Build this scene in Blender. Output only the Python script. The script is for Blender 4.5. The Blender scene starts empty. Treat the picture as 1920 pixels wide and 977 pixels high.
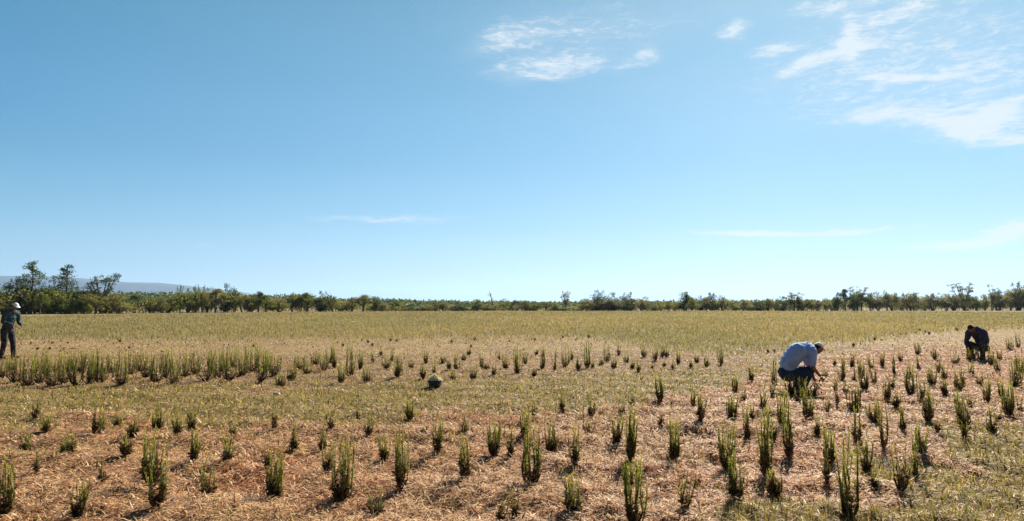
import bpy, bmesh, math, random
import numpy as np
from mathutils import Vector, Matrix, Quaternion

R = math.radians
scene = bpy.context.scene
COL = scene.collection

# ------------------------------------------------------------------ camera
H_CAM = 1.6
F_PX = 1251.0                      # focal length in pixels of a 1920 px wide frame
PITCH = math.atan(83.5 / F_PX)
cam_d = bpy.data.cameras.new('camera')
cam_d.sensor_width = 36.0
cam_d.lens = 36.0 * F_PX / 1920.0
cam_d.clip_start = 0.05
cam_d.clip_end = 60000.0
cam = bpy.data.objects.new('camera', cam_d)
COL.objects.link(cam)
cam.location = (0, 0, H_CAM)
cam.rotation_euler = (math.pi / 2 + PITCH, 0, 0)
scene.camera = cam

# ------------------------------------------------------------------ light
SUN_AZ = 25.0        # degrees to the right of +Y
SUN_EL = 34.0
sd = Vector((math.sin(R(SUN_AZ)) * math.cos(R(SUN_EL)), math.cos(R(SUN_AZ)) * math.cos(R(SUN_EL)), math.sin(R(SUN_EL))))
sun_d = bpy.data.lights.new('sun', 'SUN')
sun_d.energy = 5.0
sun_d.angle = R(0.55)
sun_d.color = (1.0, 0.92, 0.79)
sun = bpy.data.objects.new('sun', sun_d)
COL.objects.link(sun)
sun.rotation_euler = sd.to_track_quat('Z', 'Y').to_euler()
sun.location = (0, 0, 30)

scene.view_settings.view_transform = 'Standard'
scene.view_settings.look = 'None'
scene.view_settings.exposure = 1.15
scene.view_settings.gamma = 1.0
scene.view_settings.use_curve_mapping = False
scene.cycles.max_bounces = 6
scene.cycles.transparent_max_bounces = 6
scene.cycles.volume_bounces = 0


def px_azel(u, v):
    dx, dy = (u - 960) / F_PX, (488.5 - v) / F_PX
    cp, sp = math.cos(PITCH), math.sin(PITCH)
    x, y, z = dx, cp - dy * sp, sp + dy * cp
    return math.atan2(x, y), math.asin(z / math.sqrt(x * x + y * y + z * z))


def build_world():
    w = bpy.data.worlds.new('World')
    scene.world = w
    w.use_nodes = True
    nt = w.node_tree
    N, L = nt.nodes, nt.links
    N.clear()
    out = N.new('ShaderNodeOutputWorld')
    bg = N.new('ShaderNodeBackground')
    bg.inputs['Strength'].default_value = 0.1
    L.new(bg.outputs[0], out.inputs['Surface'])
    sky = N.new('ShaderNodeTexSky')
    sky.sky_type = 'NISHITA'
    sky.sun_disc = False
    sky.sun_elevation = R(SUN_EL)
    sky.sun_rotation = R(SUN_AZ)
    sky.air_density = 1.0
    sky.dust_density = 0.6
    sky.ozone_density = 1.5
    tc = N.new('ShaderNodeTexCoord')

    def math_(op, a, b=None, c=None, clamp=False):
        n = N.new('ShaderNodeMath')
        n.operation = op
        n.use_clamp = clamp
        for i, q in enumerate((a, b, c)):
            if q is None:
                continue
            if isinstance(q, (int, float)):
                n.inputs[i].default_value = q
            else:
                L.new(q, n.inputs[i])
        return n.outputs[0]

    sep = N.new('ShaderNodeSeparateXYZ')
    L.new(tc.outputs['Generated'], sep.inputs[0])
    az = math_('ARCTAN2', sep.outputs[0], sep.outputs[1])
    el = math_('ARCSINE', sep.outputs[2])
    # clear-day gradient over the physical sky: by height and by side
    def srgb(c):
        return [((q / 255 + .055) / 1.055) ** 2.4 for q in c]
    k = 1 / (0.1 * 2 ** scene.view_settings.exposure)

    def ramp_of(stops):
        elf = N.new('ShaderNodeMapRange')
        L.new(el, elf.inputs[0])
        elf.inputs[1].default_value = 0.0
        elf.inputs[2].default_value = R(60)
        r = N.new('ShaderNodeValToRGB')
        L.new(elf.outputs[0], r.inputs[0])
        r.color_ramp.interpolation = 'CARDINAL'
        while len(r.color_ramp.elements) < len(stops):
            r.color_ramp.elements.new(0.5)
        for e, (p, c) in zip(r.color_ramp.elements, stops):
            e.position = p / 60
            e.color = (*srgb(c), 1)
        return r.outputs[0]
    azf = N.new('ShaderNodeMapRange')
    L.new(az, azf.inputs[0])
    azf.inputs[1].default_value = R(-38)
    azf.inputs[2].default_value = R(20)
    side = N.new('ShaderNodeMix')
    side.data_type = 'RGBA'
    L.new(azf.outputs[0], side.inputs[0])
    L.new(ramp_of(SKY_LEFT), side.inputs[6])
    L.new(ramp_of(SKY_RIGHT), side.inputs[7])
    sc = N.new('ShaderNodeVectorMath')
    sc.operation = 'SCALE'
    L.new(side.outputs[2], sc.inputs[0])
    sc.inputs['Scale'].default_value = k
    blend = N.new('ShaderNodeMix')
    blend.data_type = 'RGBA'
    blend.inputs[0].default_value = 0.95
    L.new(sky.outputs[0], blend.inputs[6])
    L.new(sc.outputs[0], blend.inputs[7])
    bk = N.new('ShaderNodeMapRange')
    bk.interpolation_type = 'SMOOTHSTEP'
    L.new(sep.outputs[1], bk.inputs[0])
    bk.inputs[1].default_value = -0.6
    bk.inputs[2].default_value = 0.35
    bk.inputs[3].default_value = 0.25
    bk.inputs[4].default_value = 1.0
    bs = N.new('ShaderNodeVectorMath')
    bs.operation = 'SCALE'
    L.new(blend.outputs[2], bs.inputs[0])
    L.new(bk.outputs[0], bs.inputs['Scale'])
    base = bs.outputs[0]

    # cirrus: soft patches broken by drawn-out noise
    comb = N.new('ShaderNodeCombineXYZ')
    L.new(az, comb.inputs[0])
    L.new(el, comb.inputs[1])
    mp = N.new('ShaderNodeMapping')
    L.new(comb.outputs[0], mp.inputs[0])
    mp.inputs['Scale'].default_value = (9, 26, 1)
    mp.inputs['Rotation'].default_value = (0, 0, R(-14))
    n1 = N.new('ShaderNodeTexNoise')
    L.new(mp.outputs[0], n1.inputs[0])
    n1.inputs['Scale'].default_value = 1.0
    n1.inputs['Detail'].default_value = 5
    n1.inputs['Roughness'].default_value = 0.62
    # warp
    wv = N.new('ShaderNodeVectorMath')
    wv.operation = 'MULTIPLY_ADD'
    sb = N.new('ShaderNodeVectorMath')
    sb.operation = 'SUBTRACT'
    L.new(n1.outputs['Color'], sb.inputs[0])
    sb.inputs[1].default_value = (0.5, 0.5, 0.5)
    L.new(sb.outputs[0], wv.inputs[0])
    wv.inputs[1].default_value = (0.10, 0.035, 0)
    L.new(comb.outputs[0], wv.inputs[2])
    total = None
    for (u, v, rw, rh, rot, inten) in CLOUDS:
        a0, e0 = px_azel(u, v)
        a1, _ = px_azel(u + rw, v)
        _, e1 = px_azel(u, v - rh)
        m = N.new('ShaderNodeMapping')
        m.vector_type = 'TEXTURE'
        L.new(wv.outputs[0], m.inputs[0])
        m.inputs['Location'].default_value = (a0, e0, 0)
        m.inputs['Rotation'].default_value = (0, 0, R(rot))
        m.inputs['Scale'].default_value = (abs(a1 - a0), abs(e1 - e0), 1)
        ln = N.new('ShaderNodeVectorMath')
        ln.operation = 'LENGTH'
        L.new(m.outputs[0], ln.inputs[0])
        mr = N.new('ShaderNodeMapRange')
        mr.interpolation_type = 'SMOOTHSTEP'
        L.new(ln.outputs['Value'], mr.inputs[0])
        mr.inputs[1].default_value = 0.0
        mr.inputs[2].default_value = 1.45
        mr.inputs[3].default_value = inten
        mr.inputs[4].default_value = 0.0
        total = mr.outputs[0] if total is None else math_('ADD', total, mr.outputs[0])
    mp2 = N.new('ShaderNodeMapping')
    L.new(comb.outputs[0], mp2.inputs[0])
    mp2.inputs['Scale'].default_value = (28, 90, 1)
    mp2.inputs['Rotation'].default_value = (0, 0, R(-20))
    n2 = N.new('ShaderNodeTexNoise')
    L.new(mp2.outputs[0], n2.inputs[0])
    n2.inputs['Scale'].default_value = 1.0
    n2.inputs['Detail'].default_value = 6
    n2.inputs['Roughness'].default_value = 0.65
    n2.inputs['Distortion'].default_value = 0.6
    mp3 = N.new('ShaderNodeMapping')
    L.new(wv.outputs[0], mp3.inputs[0])
    mp3.inputs['Scale'].default_value = (40, 230, 1)
    mp3.inputs['Rotation'].default_value = (0, 0, R(-17))
    n3 = N.new('ShaderNodeTexNoise')
    L.new(mp3.outputs[0], n3.inputs[0])
    n3.inputs['Scale'].default_value = 1.0
    n3.inputs['Detail'].default_value = 7
    n3.inputs['Roughness'].default_value = 0.62
    n3.inputs['Distortion'].default_value = 0.9
    nn = math_('ADD', math_('MULTIPLY', n2.outputs['Fac'], 1.1), math_('MULTIPLY', n3.outputs['Fac'], 1.1))
    nn = math_('SUBTRACT', nn, 1.10)
    nn2 = math_('MULTIPLY_ADD', n3.outputs['Fac'], 1.0, 0.35)
    gate = math_('MULTIPLY', total, 3.0, clamp=True)
    alpha = math_('MULTIPLY_ADD', math_('MULTIPLY', nn, gate), 1.5, math_('MULTIPLY', total, 1.25))
    am = N.new('ShaderNodeMapRange')
    am.interpolation_type = 'SMOOTHSTEP'
    L.new(alpha, am.inputs[0])
    am.inputs[1].default_value = 0.0
    am.inputs[2].default_value = 1.3
    am.inputs[4].default_value = 0.92
    alpha = math_('MAXIMUM', am.outputs[0], math_('MULTIPLY', math_('MULTIPLY', total, nn2), 0.62))
    mx = N.new('ShaderNodeMix')
    mx.data_type = 'RGBA'
    L.new(alpha, mx.inputs[0])
    L.new(base, mx.inputs[6])
    mx.inputs[7].default_value = (*CLOUD_COL, 1)
    L.new(mx.outputs[2], bg.inputs['Color'])


SKY_LEFT = [(0, (194, 226, 239)), (2.5, (164, 208, 231)), (6, (130, 189, 221)), (11, (95, 163, 205)), (17, (78, 149, 193)), (24, (66, 136, 175)), (35, (52, 114, 160)), (60, (32, 72, 125))]
SKY_RIGHT = [(0, (222, 244, 252)), (2.5, (200, 234, 249)), (6, (172, 219, 245)), (11, (146, 203, 238)), (17, (134, 192, 227)), (24, (124, 180, 212)), (35, (105, 160, 200)), (60, (55, 105, 165))]
CLOUD_COL = tuple(q / (0.1 * 2 ** scene.view_settings.exposure) for q in (.80, .86, .90))
CLOUDS = [  # x, y, half width, half height (photo pixels), tilt, density
    (948, 76, 84, 28, 14, .46), (1030, 126, 112, 28, 3, .62), (1190, 108, 46, 17, 28, .34), (1110, 70, 160, 60, 0, .12),
    (1040, 60, 200, 80, 0, .12), (1250, 150, 260, 60, 0, .08),
    (1380, 62, 34, 20, 0, .72), (1450, 94, 46, 13, 3, .7), (1597, 70, 26, 50, -12, .62),
    (1560, 104, 100, 20, 12, .48), (1555, 8, 80, 18, 0, .5), (1690, 18, 90, 18, 10, .5),
    (1690, 146, 95, 12, -12, .55), (1490, 130, 100, 12, 14, .20),
    (1690, 213, 130, 18, -6, .6), (1780, 240, 90, 24, -16, .5), (1850, 232, 130, 44, 4, .8), (1880, 150, 160, 60, 0, .25), (1890, 200, 60, 24, 8, .5),
    (1850, 268, 110, 16, -10, .45), (1930, 270, 60, 24, 0, .4), (1730, 90, 340, 160, 0, .38), (1500, 190, 420, 120, 6, .14), (1300, 30, 500, 60, 0, .14),
    (1430, 438, 160, 7, 0, 1.1), (1620, 433, 130, 7, 2, .7), (1900, 428, 66, 18, 10, 1.5),
    (1820, 456, 110, 10, 3, 1.3), (720, 409, 140, 7, 0, .5), (540, 424, 45, 5, -3, .14),
    (378, 463, 18, 4, 0, .2),
]
build_world()

# ------------------------------------------------------------------ helpers
rng = np.random.default_rng(11)
random.seed(5)


def px_ground(u, v):
    """Point of the flat ground that the given pixel of the photograph shows."""
    dx, dy = (u - 960) / F_PX, (488.5 - v) / F_PX
    cp, sp = math.cos(PITCH), math.sin(PITCH)
    x, y, z = dx, cp - dy * sp, sp + dy * cp
    t = -H_CAM / z
    return x * t, y * t


def px_at(u, v, Y):
    dx, dy = (u - 960) / F_PX, (488.5 - v) / F_PX
    cp, sp = math.cos(PITCH), math.sin(PITCH)
    x, y, z = dx, cp - dy * sp, sp + dy * cp
    t = Y / y
    return Vector((x * t, Y, H_CAM + z * t))


def to_px(X, Y):
    """Ground points (arrays) to photograph pixels."""
    cp, sp = math.cos(PITCH), math.sin(PITCH)
    Y = np.maximum(Y, 0.05)
    d = Y * cp - H_CAM * sp
    d = np.maximum(d, 0.05)
    up = -Y * sp - H_CAM * cp
    return 960 + F_PX * X / d, 488.5 - F_PX * up / d


def _hash(ix, iy, s):
    h = (ix.astype(np.int64) * 374761393 + iy.astype(np.int64) * 668265263 + s * 974634777) & 0x7fffffff
    h = ((h ^ (h >> 13)) * 1274126177) & 0x7fffffff
    return ((h ^ (h >> 16)) & 0xffff) / 65535.0


def vnoise(x, y, s=0):
    x = np.asarray(x, float); y = np.asarray(y, float)
    ix, iy = np.floor(x), np.floor(y)
    fx, fy = x - ix, y - iy
    fx = fx * fx * (3 - 2 * fx); fy = fy * fy * (3 - 2 * fy)
    a = _hash(ix, iy, s); b = _hash(ix + 1, iy, s); c = _hash(ix, iy + 1, s); d = _hash(ix + 1, iy + 1, s)
    return (a * (1 - fx) + b * fx) * (1 - fy) + (c * (1 - fx) + d * fx) * fy


def fbm(x, y, s=0, o=3):
    t, a, n = 0, 0.5, 0
    for i in range(o):
        t = t + a * vnoise(x * 2 ** i, y * 2 ** i, s + i * 7); n += a; a *= 0.5
    return t / n


def height(x, y):
    x = np.asarray(x, float); y = np.asarray(y, float)
    d = np.hypot(x, y)
    fade = np.clip((60 - d) / 40, 0, 1)
    h = (fbm(x * .9, y * .9, 3, 2) - .5) * .07 + (fbm(x * 2.6, y * 3.4, 43, 2) - .5) * .06 * np.clip((22 - d) / 10, 0, 1) + (vnoise(x * .2, y * .2, 9) - .5) * .10
    h = h + np.clip(fbm(x * 6.5, y * 8.5, 61, 2) - .42, 0, 1) * .16 * np.clip((17 - d) / 6, 0, 1) * np.clip((fbm(x * .8, y * .8, 67, 2) - .2) * 2, .25, 1)
    h = h + 0.02 * np.sin((y + .25 * x) * 2 * math.pi / 1.15 + 2 * vnoise(x * .3, y * .3, 21))
    return h * fade


def hz(x, y):
    return float(height(np.array([x]), np.array([y]))[0])


def mesh_np(name, verts, faces_len, loops, mat, tint=None, smooth=False, mats=None):
    me = bpy.data.meshes.new(name)
    verts = np.asarray(verts, np.float32); loops = np.asarray(loops, np.int32)
    nf = len(loops) // faces_len
    me.vertices.add(len(verts)); me.vertices.foreach_set('co', verts.ravel())
    me.loops.add(len(loops)); me.loops.foreach_set('vertex_index', loops)
    me.polygons.add(nf)
    me.polygons.foreach_set('loop_start', np.arange(nf, dtype=np.int32) * faces_len)
    me.polygons.foreach_set('loop_total', np.full(nf, faces_len, np.int32))
    if smooth:
        me.polygons.foreach_set('use_smooth', np.ones(nf, bool))
    if tint is not None:
        at = me.attributes.new('tint', 'FLOAT_COLOR', 'POINT')
        t4 = np.ones((len(verts), 4), np.float32); t4[:, :3] = tint
        at.data.foreach_set('color', t4.ravel())
    me.update(calc_edges=True)
    me.validate()
    if mat:
        me.materials.append(mat)
    return me


def link(name, me, parent=None):
    o = bpy.data.objects.new(name, me)
    COL.objects.link(o)
    if parent:
        o.parent = parent
    return o


def tag(o, label=None, cat=None, group=None, kind=None):
    if label: o['label'] = label
    if cat: o['category'] = cat
    if group: o['group'] = group
    if kind: o['kind'] = kind
    return o


def empty(name, loc, rz=0):
    o = bpy.data.objects.new(name, None)
    o.empty_display_size = 0.1
    COL.objects.link(o)
    o.location = loc
    o.rotation_euler = (0, 0, rz)
    return o


# ------------------------------------------------------------------ materials
def mat_base(name):
    m = bpy.data.materials.new(name)
    m.use_nodes = True
    nt = m.node_tree
    b = nt.nodes['Principled BSDF']
    return m, nt, b


def mat_plain(name, col, rough=.85, noise=.25, scale=30, spec=.2):
    m, nt, b = mat_base(name)
    N, L = nt.nodes, nt.links
    b.inputs['Roughness'].default_value = rough
    b.inputs['Specular IOR Level'].default_value = spec
    tc = N.new('ShaderNodeTexCoord')
    n = N.new('ShaderNodeTexNoise'); n.inputs['Scale'].default_value = scale; n.inputs['Detail'].default_value = 4
    L.new(tc.outputs['Object'], n.inputs[0])
    r = N.new('ShaderNodeValToRGB')
    r.color_ramp.elements[0].position = .3; r.color_ramp.elements[1].position = .7
    r.color_ramp.elements[0].color = (*[c * (1 - noise) for c in col], 1)
    r.color_ramp.elements[1].color = (*[min(1, c * (1 + noise)) for c in col], 1)
    L.new(n.outputs['Fac'], r.inputs[0])
    L.new(r.outputs[0], b.inputs['Base Color'])
    bp = N.new('ShaderNodeBump'); bp.inputs['Strength'].default_value = .3; bp.inputs['Distance'].default_value = .01
    L.new(n.outputs['Fac'], bp.inputs['Height']); L.new(bp.outputs[0], b.inputs['Normal'])
    return m


def mat_leaf(name, col=(1, 1, 1), trans=.35, rand=.35, attr=True, tcol=(1.25, 1.3, .7)):
    """Thin plant matter: tint per leaf from the mesh, a shift per plant, light passing through."""
    m, nt, b = mat_base(name)
    N, L = nt.nodes, nt.links
    b.inputs['Roughness'].default_value = .7
    b.inputs['Specular IOR Level'].default_value = .25
    if attr:
        a = N.new('ShaderNodeAttribute'); a.attribute_name = 'tint'
        src = a.outputs['Color']
    else:
        a = N.new('ShaderNodeRGB'); a.outputs[0].default_value = (1, 1, 1, 1); src = a.outputs[0]
    oi = N.new('ShaderNodeObjectInfo')
    mr = N.new('ShaderNodeMapRange'); L.new(oi.outputs['Random'], mr.inputs[0])
    mr.inputs[3].default_value = 1 - rand; mr.inputs[4].default_value = 1 + rand
    v = N.new('ShaderNodeVectorMath'); v.operation = 'SCALE'
    L.new(src, v.inputs[0]); L.new(mr.outputs[0], v.inputs['Scale'])
    v2 = N.new('ShaderNodeVectorMath'); v2.operation = 'MULTIPLY'
    L.new(v.outputs[0], v2.inputs[0]); v2.inputs[1].default_value = col
    L.new(v2.outputs[0], b.inputs['Base Color'])
    tr = N.new('ShaderNodeBsdfTranslucent')
    v3 = N.new('ShaderNodeVectorMath'); v3.operation = 'MULTIPLY'
    L.new(v2.outputs[0], v3.inputs[0]); v3.inputs[1].default_value = tcol
    L.new(v3.outputs[0], tr.inputs['Color'])
    mx = N.new('ShaderNodeMixShader'); mx.inputs[0].default_value = trans
    L.new(b.outputs[0], mx.inputs[1]); L.new(tr.outputs[0], mx.inputs[2])
    L.new(mx.outputs[0], N['Material Output'].inputs['Surface'])
    return m


M_STRAW = mat_leaf('dry straw', trans=.25, rand=0, tcol=(1.1, 1.0, .8))
M_GRASS = mat_leaf('grass', trans=.35, rand=0)
M_SHOOT = mat_leaf('shrub leaves', (1.22, 1.25, 1.12), trans=.38, rand=.3)
M_CROWN = mat_leaf('tree leaves', trans=.42, rand=.3)
M_WOOD = mat_plain('woody stem', (.10, .065, .040), noise=.4)
M_TRUNK = mat_plain('bark', (.11, .09, .075), noise=.4, scale=6)


# ------------------------------------------------------------------ zones of the field, as lines across it
def poly(pts):
    p = np.array(pts, float)
    return lambda u: np.interp(u, p[:, 0], p[:, 1])


L_NEAR = poly([(-400, 792), (0, 792), (300, 790), (600, 796), (900, 782), (1150, 772), (1300, 745), (1420, 705), (1520, 672), (1650, 655), (1800, 645), (1950, 640), (2300, 632)])
L_ROWF = poly([(-400, 718), (0, 722), (500, 730), (700, 722), (900, 716), (1100, 706), (1300, 696), (1400, 688), (1480, 670), (1600, 660), (2300, 650)])
L_ROWB = poly([(-400, 668), (0, 668), (300, 668), (600, 668), (900, 664), (1100, 658), (1250, 655), (1400, 655), (1480, 655), (1600, 650), (2300, 640)])
L_TALL = poly([(-400, 634), (0, 634), (300, 635), (600, 635), (900, 633), (1100, 631), (1170, 640), (1250, 652), (1400, 655), (1480, 652), (1600, 640), (1700, 627), (1800, 618), (1950, 612), (2300, 605)])


def zones(X, Y, jit=0.0):
    """Weights: near mulch, weedy grass, shrub row, pale strip, tall dry grass."""
    u, v = to_px(X, Y)
    w = (fbm(X * 1.1, Y * .7, 31, 4) - .5)
    vv = v + w * np.clip((v - 575) * .26, 0, 55)
    if jit:
        vv = vv + rng.normal(0, 1, len(X)) * np.clip((v - 575) * jit, 0, 14)
    near = vv > L_NEAR(u)
    # green corner on the right, close by
    corner = (v > 800) & (u > 1700 + (977 - v) * .55 - w * 900 - (v - 850) * 1.6)
    tall = vv < L_TALL(u)
    pale = (~tall) & (vv < L_ROWB(u))
    row = (~tall) & (~pale) & (vv < L_ROWF(u)) & (~near)
    weed = (~tall) & (~pale) & (~row) & (~near)
    weed = weed | (near & corner)
    near = near & ~corner
    return near, weed, row, pale, tall


def zone_colour(X, Y):
    near, weed, row, pale, tall = zones(X, Y)
    c = np.zeros((len(X), 3))
    c[near] = (.25, .13, .062)
    c[weed] = (.18, .13, .045)
    c[row] = (.20, .13, .06)
    c[pale] = (.27, .185, .085)
    c[tall] = (.225, .172, .085)
    red = np.clip((fbm(X * .8, Y * .8, 77, 3) - .5) * 5, 0, 1)[:, None]
    red = red * (near[:, None] * .8 + row[:, None] * .3)
    c = c * (1 - red) + np.array((.23, .080, .032)) * red
    return c


def build_ground():
    ang = np.concatenate([np.arange(-52, 52, .3), np.arange(52, 308, 4.0)])
    ang = np.radians(ang)
    rad = [0.0]
    r = .5
    while r < 16000:
        rad.append(r); r *= 1.011 if 3.6 < r < 17 else 1.028
    rad = np.array(rad[1:])
    A, Rr = np.meshgrid(ang, rad)
    X = (np.sin(A) * Rr).ravel(); Y = (np.cos(A) * Rr).ravel()
    Z = height(X, Y)
    na, nr = len(ang), len(rad)
    i = np.arange(nr - 1)[:, None] * na
    j = np.arange(na)[None, :]
    j2 = (j + 1) % na
    q = np.stack([i + j, i + j2, i + na + j2, i + na + j], -1).reshape(-1)
    verts = np.stack([X, Y, Z], 1)
    tint = zone_colour(X, Y)
    front = Y > 0
    tint[~front] = (.30, .22, .11)
    # centre cap
    verts = np.vstack([verts, [[0, 0, hz(0, 0)]]])
    tint = np.vstack([tint, [[.3, .2, .1]]])
    c = len(verts) - 1
    me = mesh_np('ground', verts, 4, q, None, tint, smooth=True)
    bm = bmesh.new(); bm.from_mesh(me); bm.verts.ensure_lookup_table()
    for k in range(na):
        try:
            bm.faces.new((bm.verts[c], bm.verts[(k + 1) % na], bm.verts[k])).smooth = True
        except ValueError:
            pass
    bmesh.ops.recalc_face_normals(bm, faces=bm.faces)
    bm.to_mesh(me); bm.free()
    m, nt, b = mat_base('field soil and litter')
    N, L = nt.nodes, nt.links
    b.inputs['Roughness'].default_value = .95
    b.inputs['Specular IOR Level'].default_value = .1
    at = N.new('ShaderNodeAttribute'); at.attribute_name = 'tint'
    tc = N.new('ShaderNodeTexCoord')

    def noise(scale, det, vec=None, rough=.6):
        n = N.new('ShaderNodeTexNoise'); n.inputs['Scale'].default_value = scale
        n.inputs['Detail'].default_value = det; n.inputs['Roughness'].default_value = rough
        L.new(vec or tc.outputs['Object'], n.inputs[0]); return n.outputs['Fac']

    def mr(f, a, b_, lo, hi):
        n = N.new('ShaderNodeMapRange'); L.new(f, n.inputs[0])
        n.inputs[1].default_value = a; n.inputs[2].default_value = b_
        n.inputs[3].default_value = lo; n.inputs[4].default_value = hi; return n.outputs[0]

    def mm(a, b_):
        n = N.new('ShaderNodeMath'); n.operation = 'MULTIPLY'; L.new(a, n.inputs[0]); L.new(b_, n.inputs[1]); return n.outputs[0]
    f1 = mr(noise(38, 4), .32, .68, .55, 1.4)
    f2 = mr(noise(5, 4), .3, .7, .75, 1.22)
    f3 = mr(noise(.35, 4), .3, .7, .85, 1.13)
    f = mm(mm(f1, f2), f3)
    v = N.new('ShaderNodeVectorMath'); v.operation = 'SCALE'
    L.new(at.outputs['Color'], v.inputs[0]); L.new(f, v.inputs['Scale'])
    L.new(v.outputs[0], b.inputs['Base Color'])
    bp = N.new('ShaderNodeBump'); bp.inputs['Strength'].default_value = .9; bp.inputs['Distance'].default_value = .03
    L.new(noise(26, 5), bp.inputs['Height']); L.new(bp.outputs[0], b.inputs['Normal'])
    me.materials.append(m)
    o = link('ground', me)
    tag(o, kind='structure')


build_ground()


# ------------------------------------------------------------------ litter and grasses (uncountable)
def scatter(n, r0, r1, half=46):
    a = np.radians(rng.uniform(-half, half, n))
    r = r0 * (r1 / r0) ** rng.random(n)
    return np.sin(a) * r, np.cos(a) * r


def ribbons(X, Y, length, width, tilt, lift, tint, name, mat, label, cat, bend=.3):
    """Thin two-piece strips starting near the ground."""
    n = len(X)
    th = rng.uniform(0, 2 * math.pi, n)
    z0 = height(X, Y) + lift
    d = np.stack([np.cos(th) * np.cos(tilt), np.sin(th) * np.cos(tilt), np.sin(tilt)], 1)
    s = np.stack([-np.sin(th), np.cos(th), np.zeros(n)], 1) * (width / 2)[:, None]
    p0 = np.stack([X, Y, z0], 1)
    p1 = p0 + d * (length * .5)[:, None]
    d2 = d.copy(); d2[:, 2] -= bend * rng.random(n); d2[:, 0] += rng.normal(0, .2, n); d2[:, 1] += rng.normal(0, .2, n)
    p2 = p1 + d2 * (length * .5)[:, None]
    p2[:, 2] = np.maximum(p2[:, 2], z0 - .01)
    V = np.stack([p0 - s, p0 + s, p1 - s * .9, p1 + s * .9, p2 - s * .35, p2 + s * .35], 1).reshape(-1, 3)
    b = (np.arange(n) * 6)[:, None]
    q = np.concatenate([b + 0, b + 1, b + 3, b + 2, b + 2, b + 3, b + 5, b + 4], 1).reshape(-1)
    me = mesh_np(name, V, 4, q, mat, np.repeat(tint, 6, 0))
    o = link(name, me)
    tag(o, label, cat, kind='stuff')
    return o


def pick(cols, n, jit=.2):
    c = np.array(cols)[rng.integers(0, len(cols), n)]
    return c * (1 + rng.uniform(-jit, jit, (n, 1)))


def build_litter():
    # straw mulch, near and on the pale strip
    X, Y = scatter(420000, 3.6, 45)
    near, weed, row, pale, tall = zones(X, Y, .09)
    dens = fbm(X * 1.3, Y * 1.3, 55, 3)
    keep = (near & (rng.random(len(X)) < .45 + 1.4 * (dens - .3))) | (row & (rng.random(len(X)) < .35)) | (pale & (rng.random(len(X)) < .6)) | (weed & (rng.random(len(X)) < .25))
    X, Y = X[keep], Y[keep]
    pl = pale[keep]
    n = len(X); d = np.hypot(X, Y)
    tint = pick([(.66, .41, .20), (.76, .51, .28), (.55, .315, .14), (.82, .60, .37), (.20, .09, .042), (.54, .36, .15), (.09, .042, .022), (.32, .16, .075), (.66, .42, .22)], n)
    tint[pl] *= (.74, .76, .80)
    ribbons(X, Y, rng.uniform(.025, .10, n), np.clip(d * .0010, .006, .03) * rng.uniform(.6, 1.7, n), rng.normal(.16, .35, n).clip(-.1, 1.2),
            rng.uniform(.002, .035, n), tint, 'straw_mulch', M_STRAW, 'pale dry straw and clippings strewn over the reddish soil', 'straw')
    # weeds and short green-yellow grass
    X, Y = scatter(260000, 3.6, 42)
    near, weed, row, pale, tall = zones(X, Y, .09)
    cl = fbm(X * 2.0, Y * 2.0, 91, 3)
    keep = (weed & (rng.random(len(X)) < .25 + 1.6 * (cl - .3))) | (near & (cl > .60) & (rng.random(len(X)) < .22)) | (row & (rng.random(len(X)) < .12)) | (pale & (cl > .55) & (rng.random(len(X)) < .15))
    X, Y = X[keep], Y[keep]
    n = len(X); d = np.hypot(X, Y)
    tint = pick([(.27, .23, .055), (.18, .18, .042), (.36, .28, .09), (.46, .34, .14), (.20, .18, .045), (.27, .16, .065), (.10, .06, .03)], n)
    ribbons(X, Y, rng.uniform(.04, .12, n), np.clip(d * .0009, .005, .03) * rng.uniform(.6, 1.5, n), rng.uniform(.3, 1.5, n),
            rng.uniform(-.005, .005, n), tint, 'weedy_grass', M_GRASS, 'short yellowish green weeds and grass between the planted strips', 'grass', bend=.6)
    # tall dry grass to the far edge
    X, Y = scatter(420000, 19, 215, 43)
    near, weed, row, pale, tall = zones(X, Y, .09)
    d = np.hypot(X, Y)
    keep = tall & (d < far_edge(X, Y) * 1.03)
    X, Y, d = X[keep], Y[keep], d[keep]
    n = len(X)
    p = fbm(X * .12, Y * .05, 14, 3)[:, None]
    a = pick([(.25, .20, .105), (.21, .18, .092), (.28, .225, .118)], n)
    c = pick([(.31, .235, .138), (.34, .26, .152), (.28, .21, .12)], n)
    k = np.clip((p - .35) * 3.4, 0, 1)
    tint = (a * (1 - k) + c * k) * (.80 + .52 * fbm(X * .035, Y * .016, 83, 3)[:, None])
    ribbons(X, Y, rng.uniform(.07, .21, n) * (.7 + .8 * p[:, 0]), np.clip(d * .0008, .010, .14) * rng.uniform(.5, 1.4, n), rng.uniform(.2, 1.5, n),
            np.zeros(n), tint, 'tall_dry_grass', M_GRASS, 'tall yellow dry grass filling the far half of the field', 'grass', bend=.5)


def far_edge(X, Y):
    u, v = to_px(X, Y)
    return np.interp(u, [-200, 0, 250, 500, 900, 1920, 2200], [105, 112, 128, 150, 178, 190, 190])


build_litter()


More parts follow.
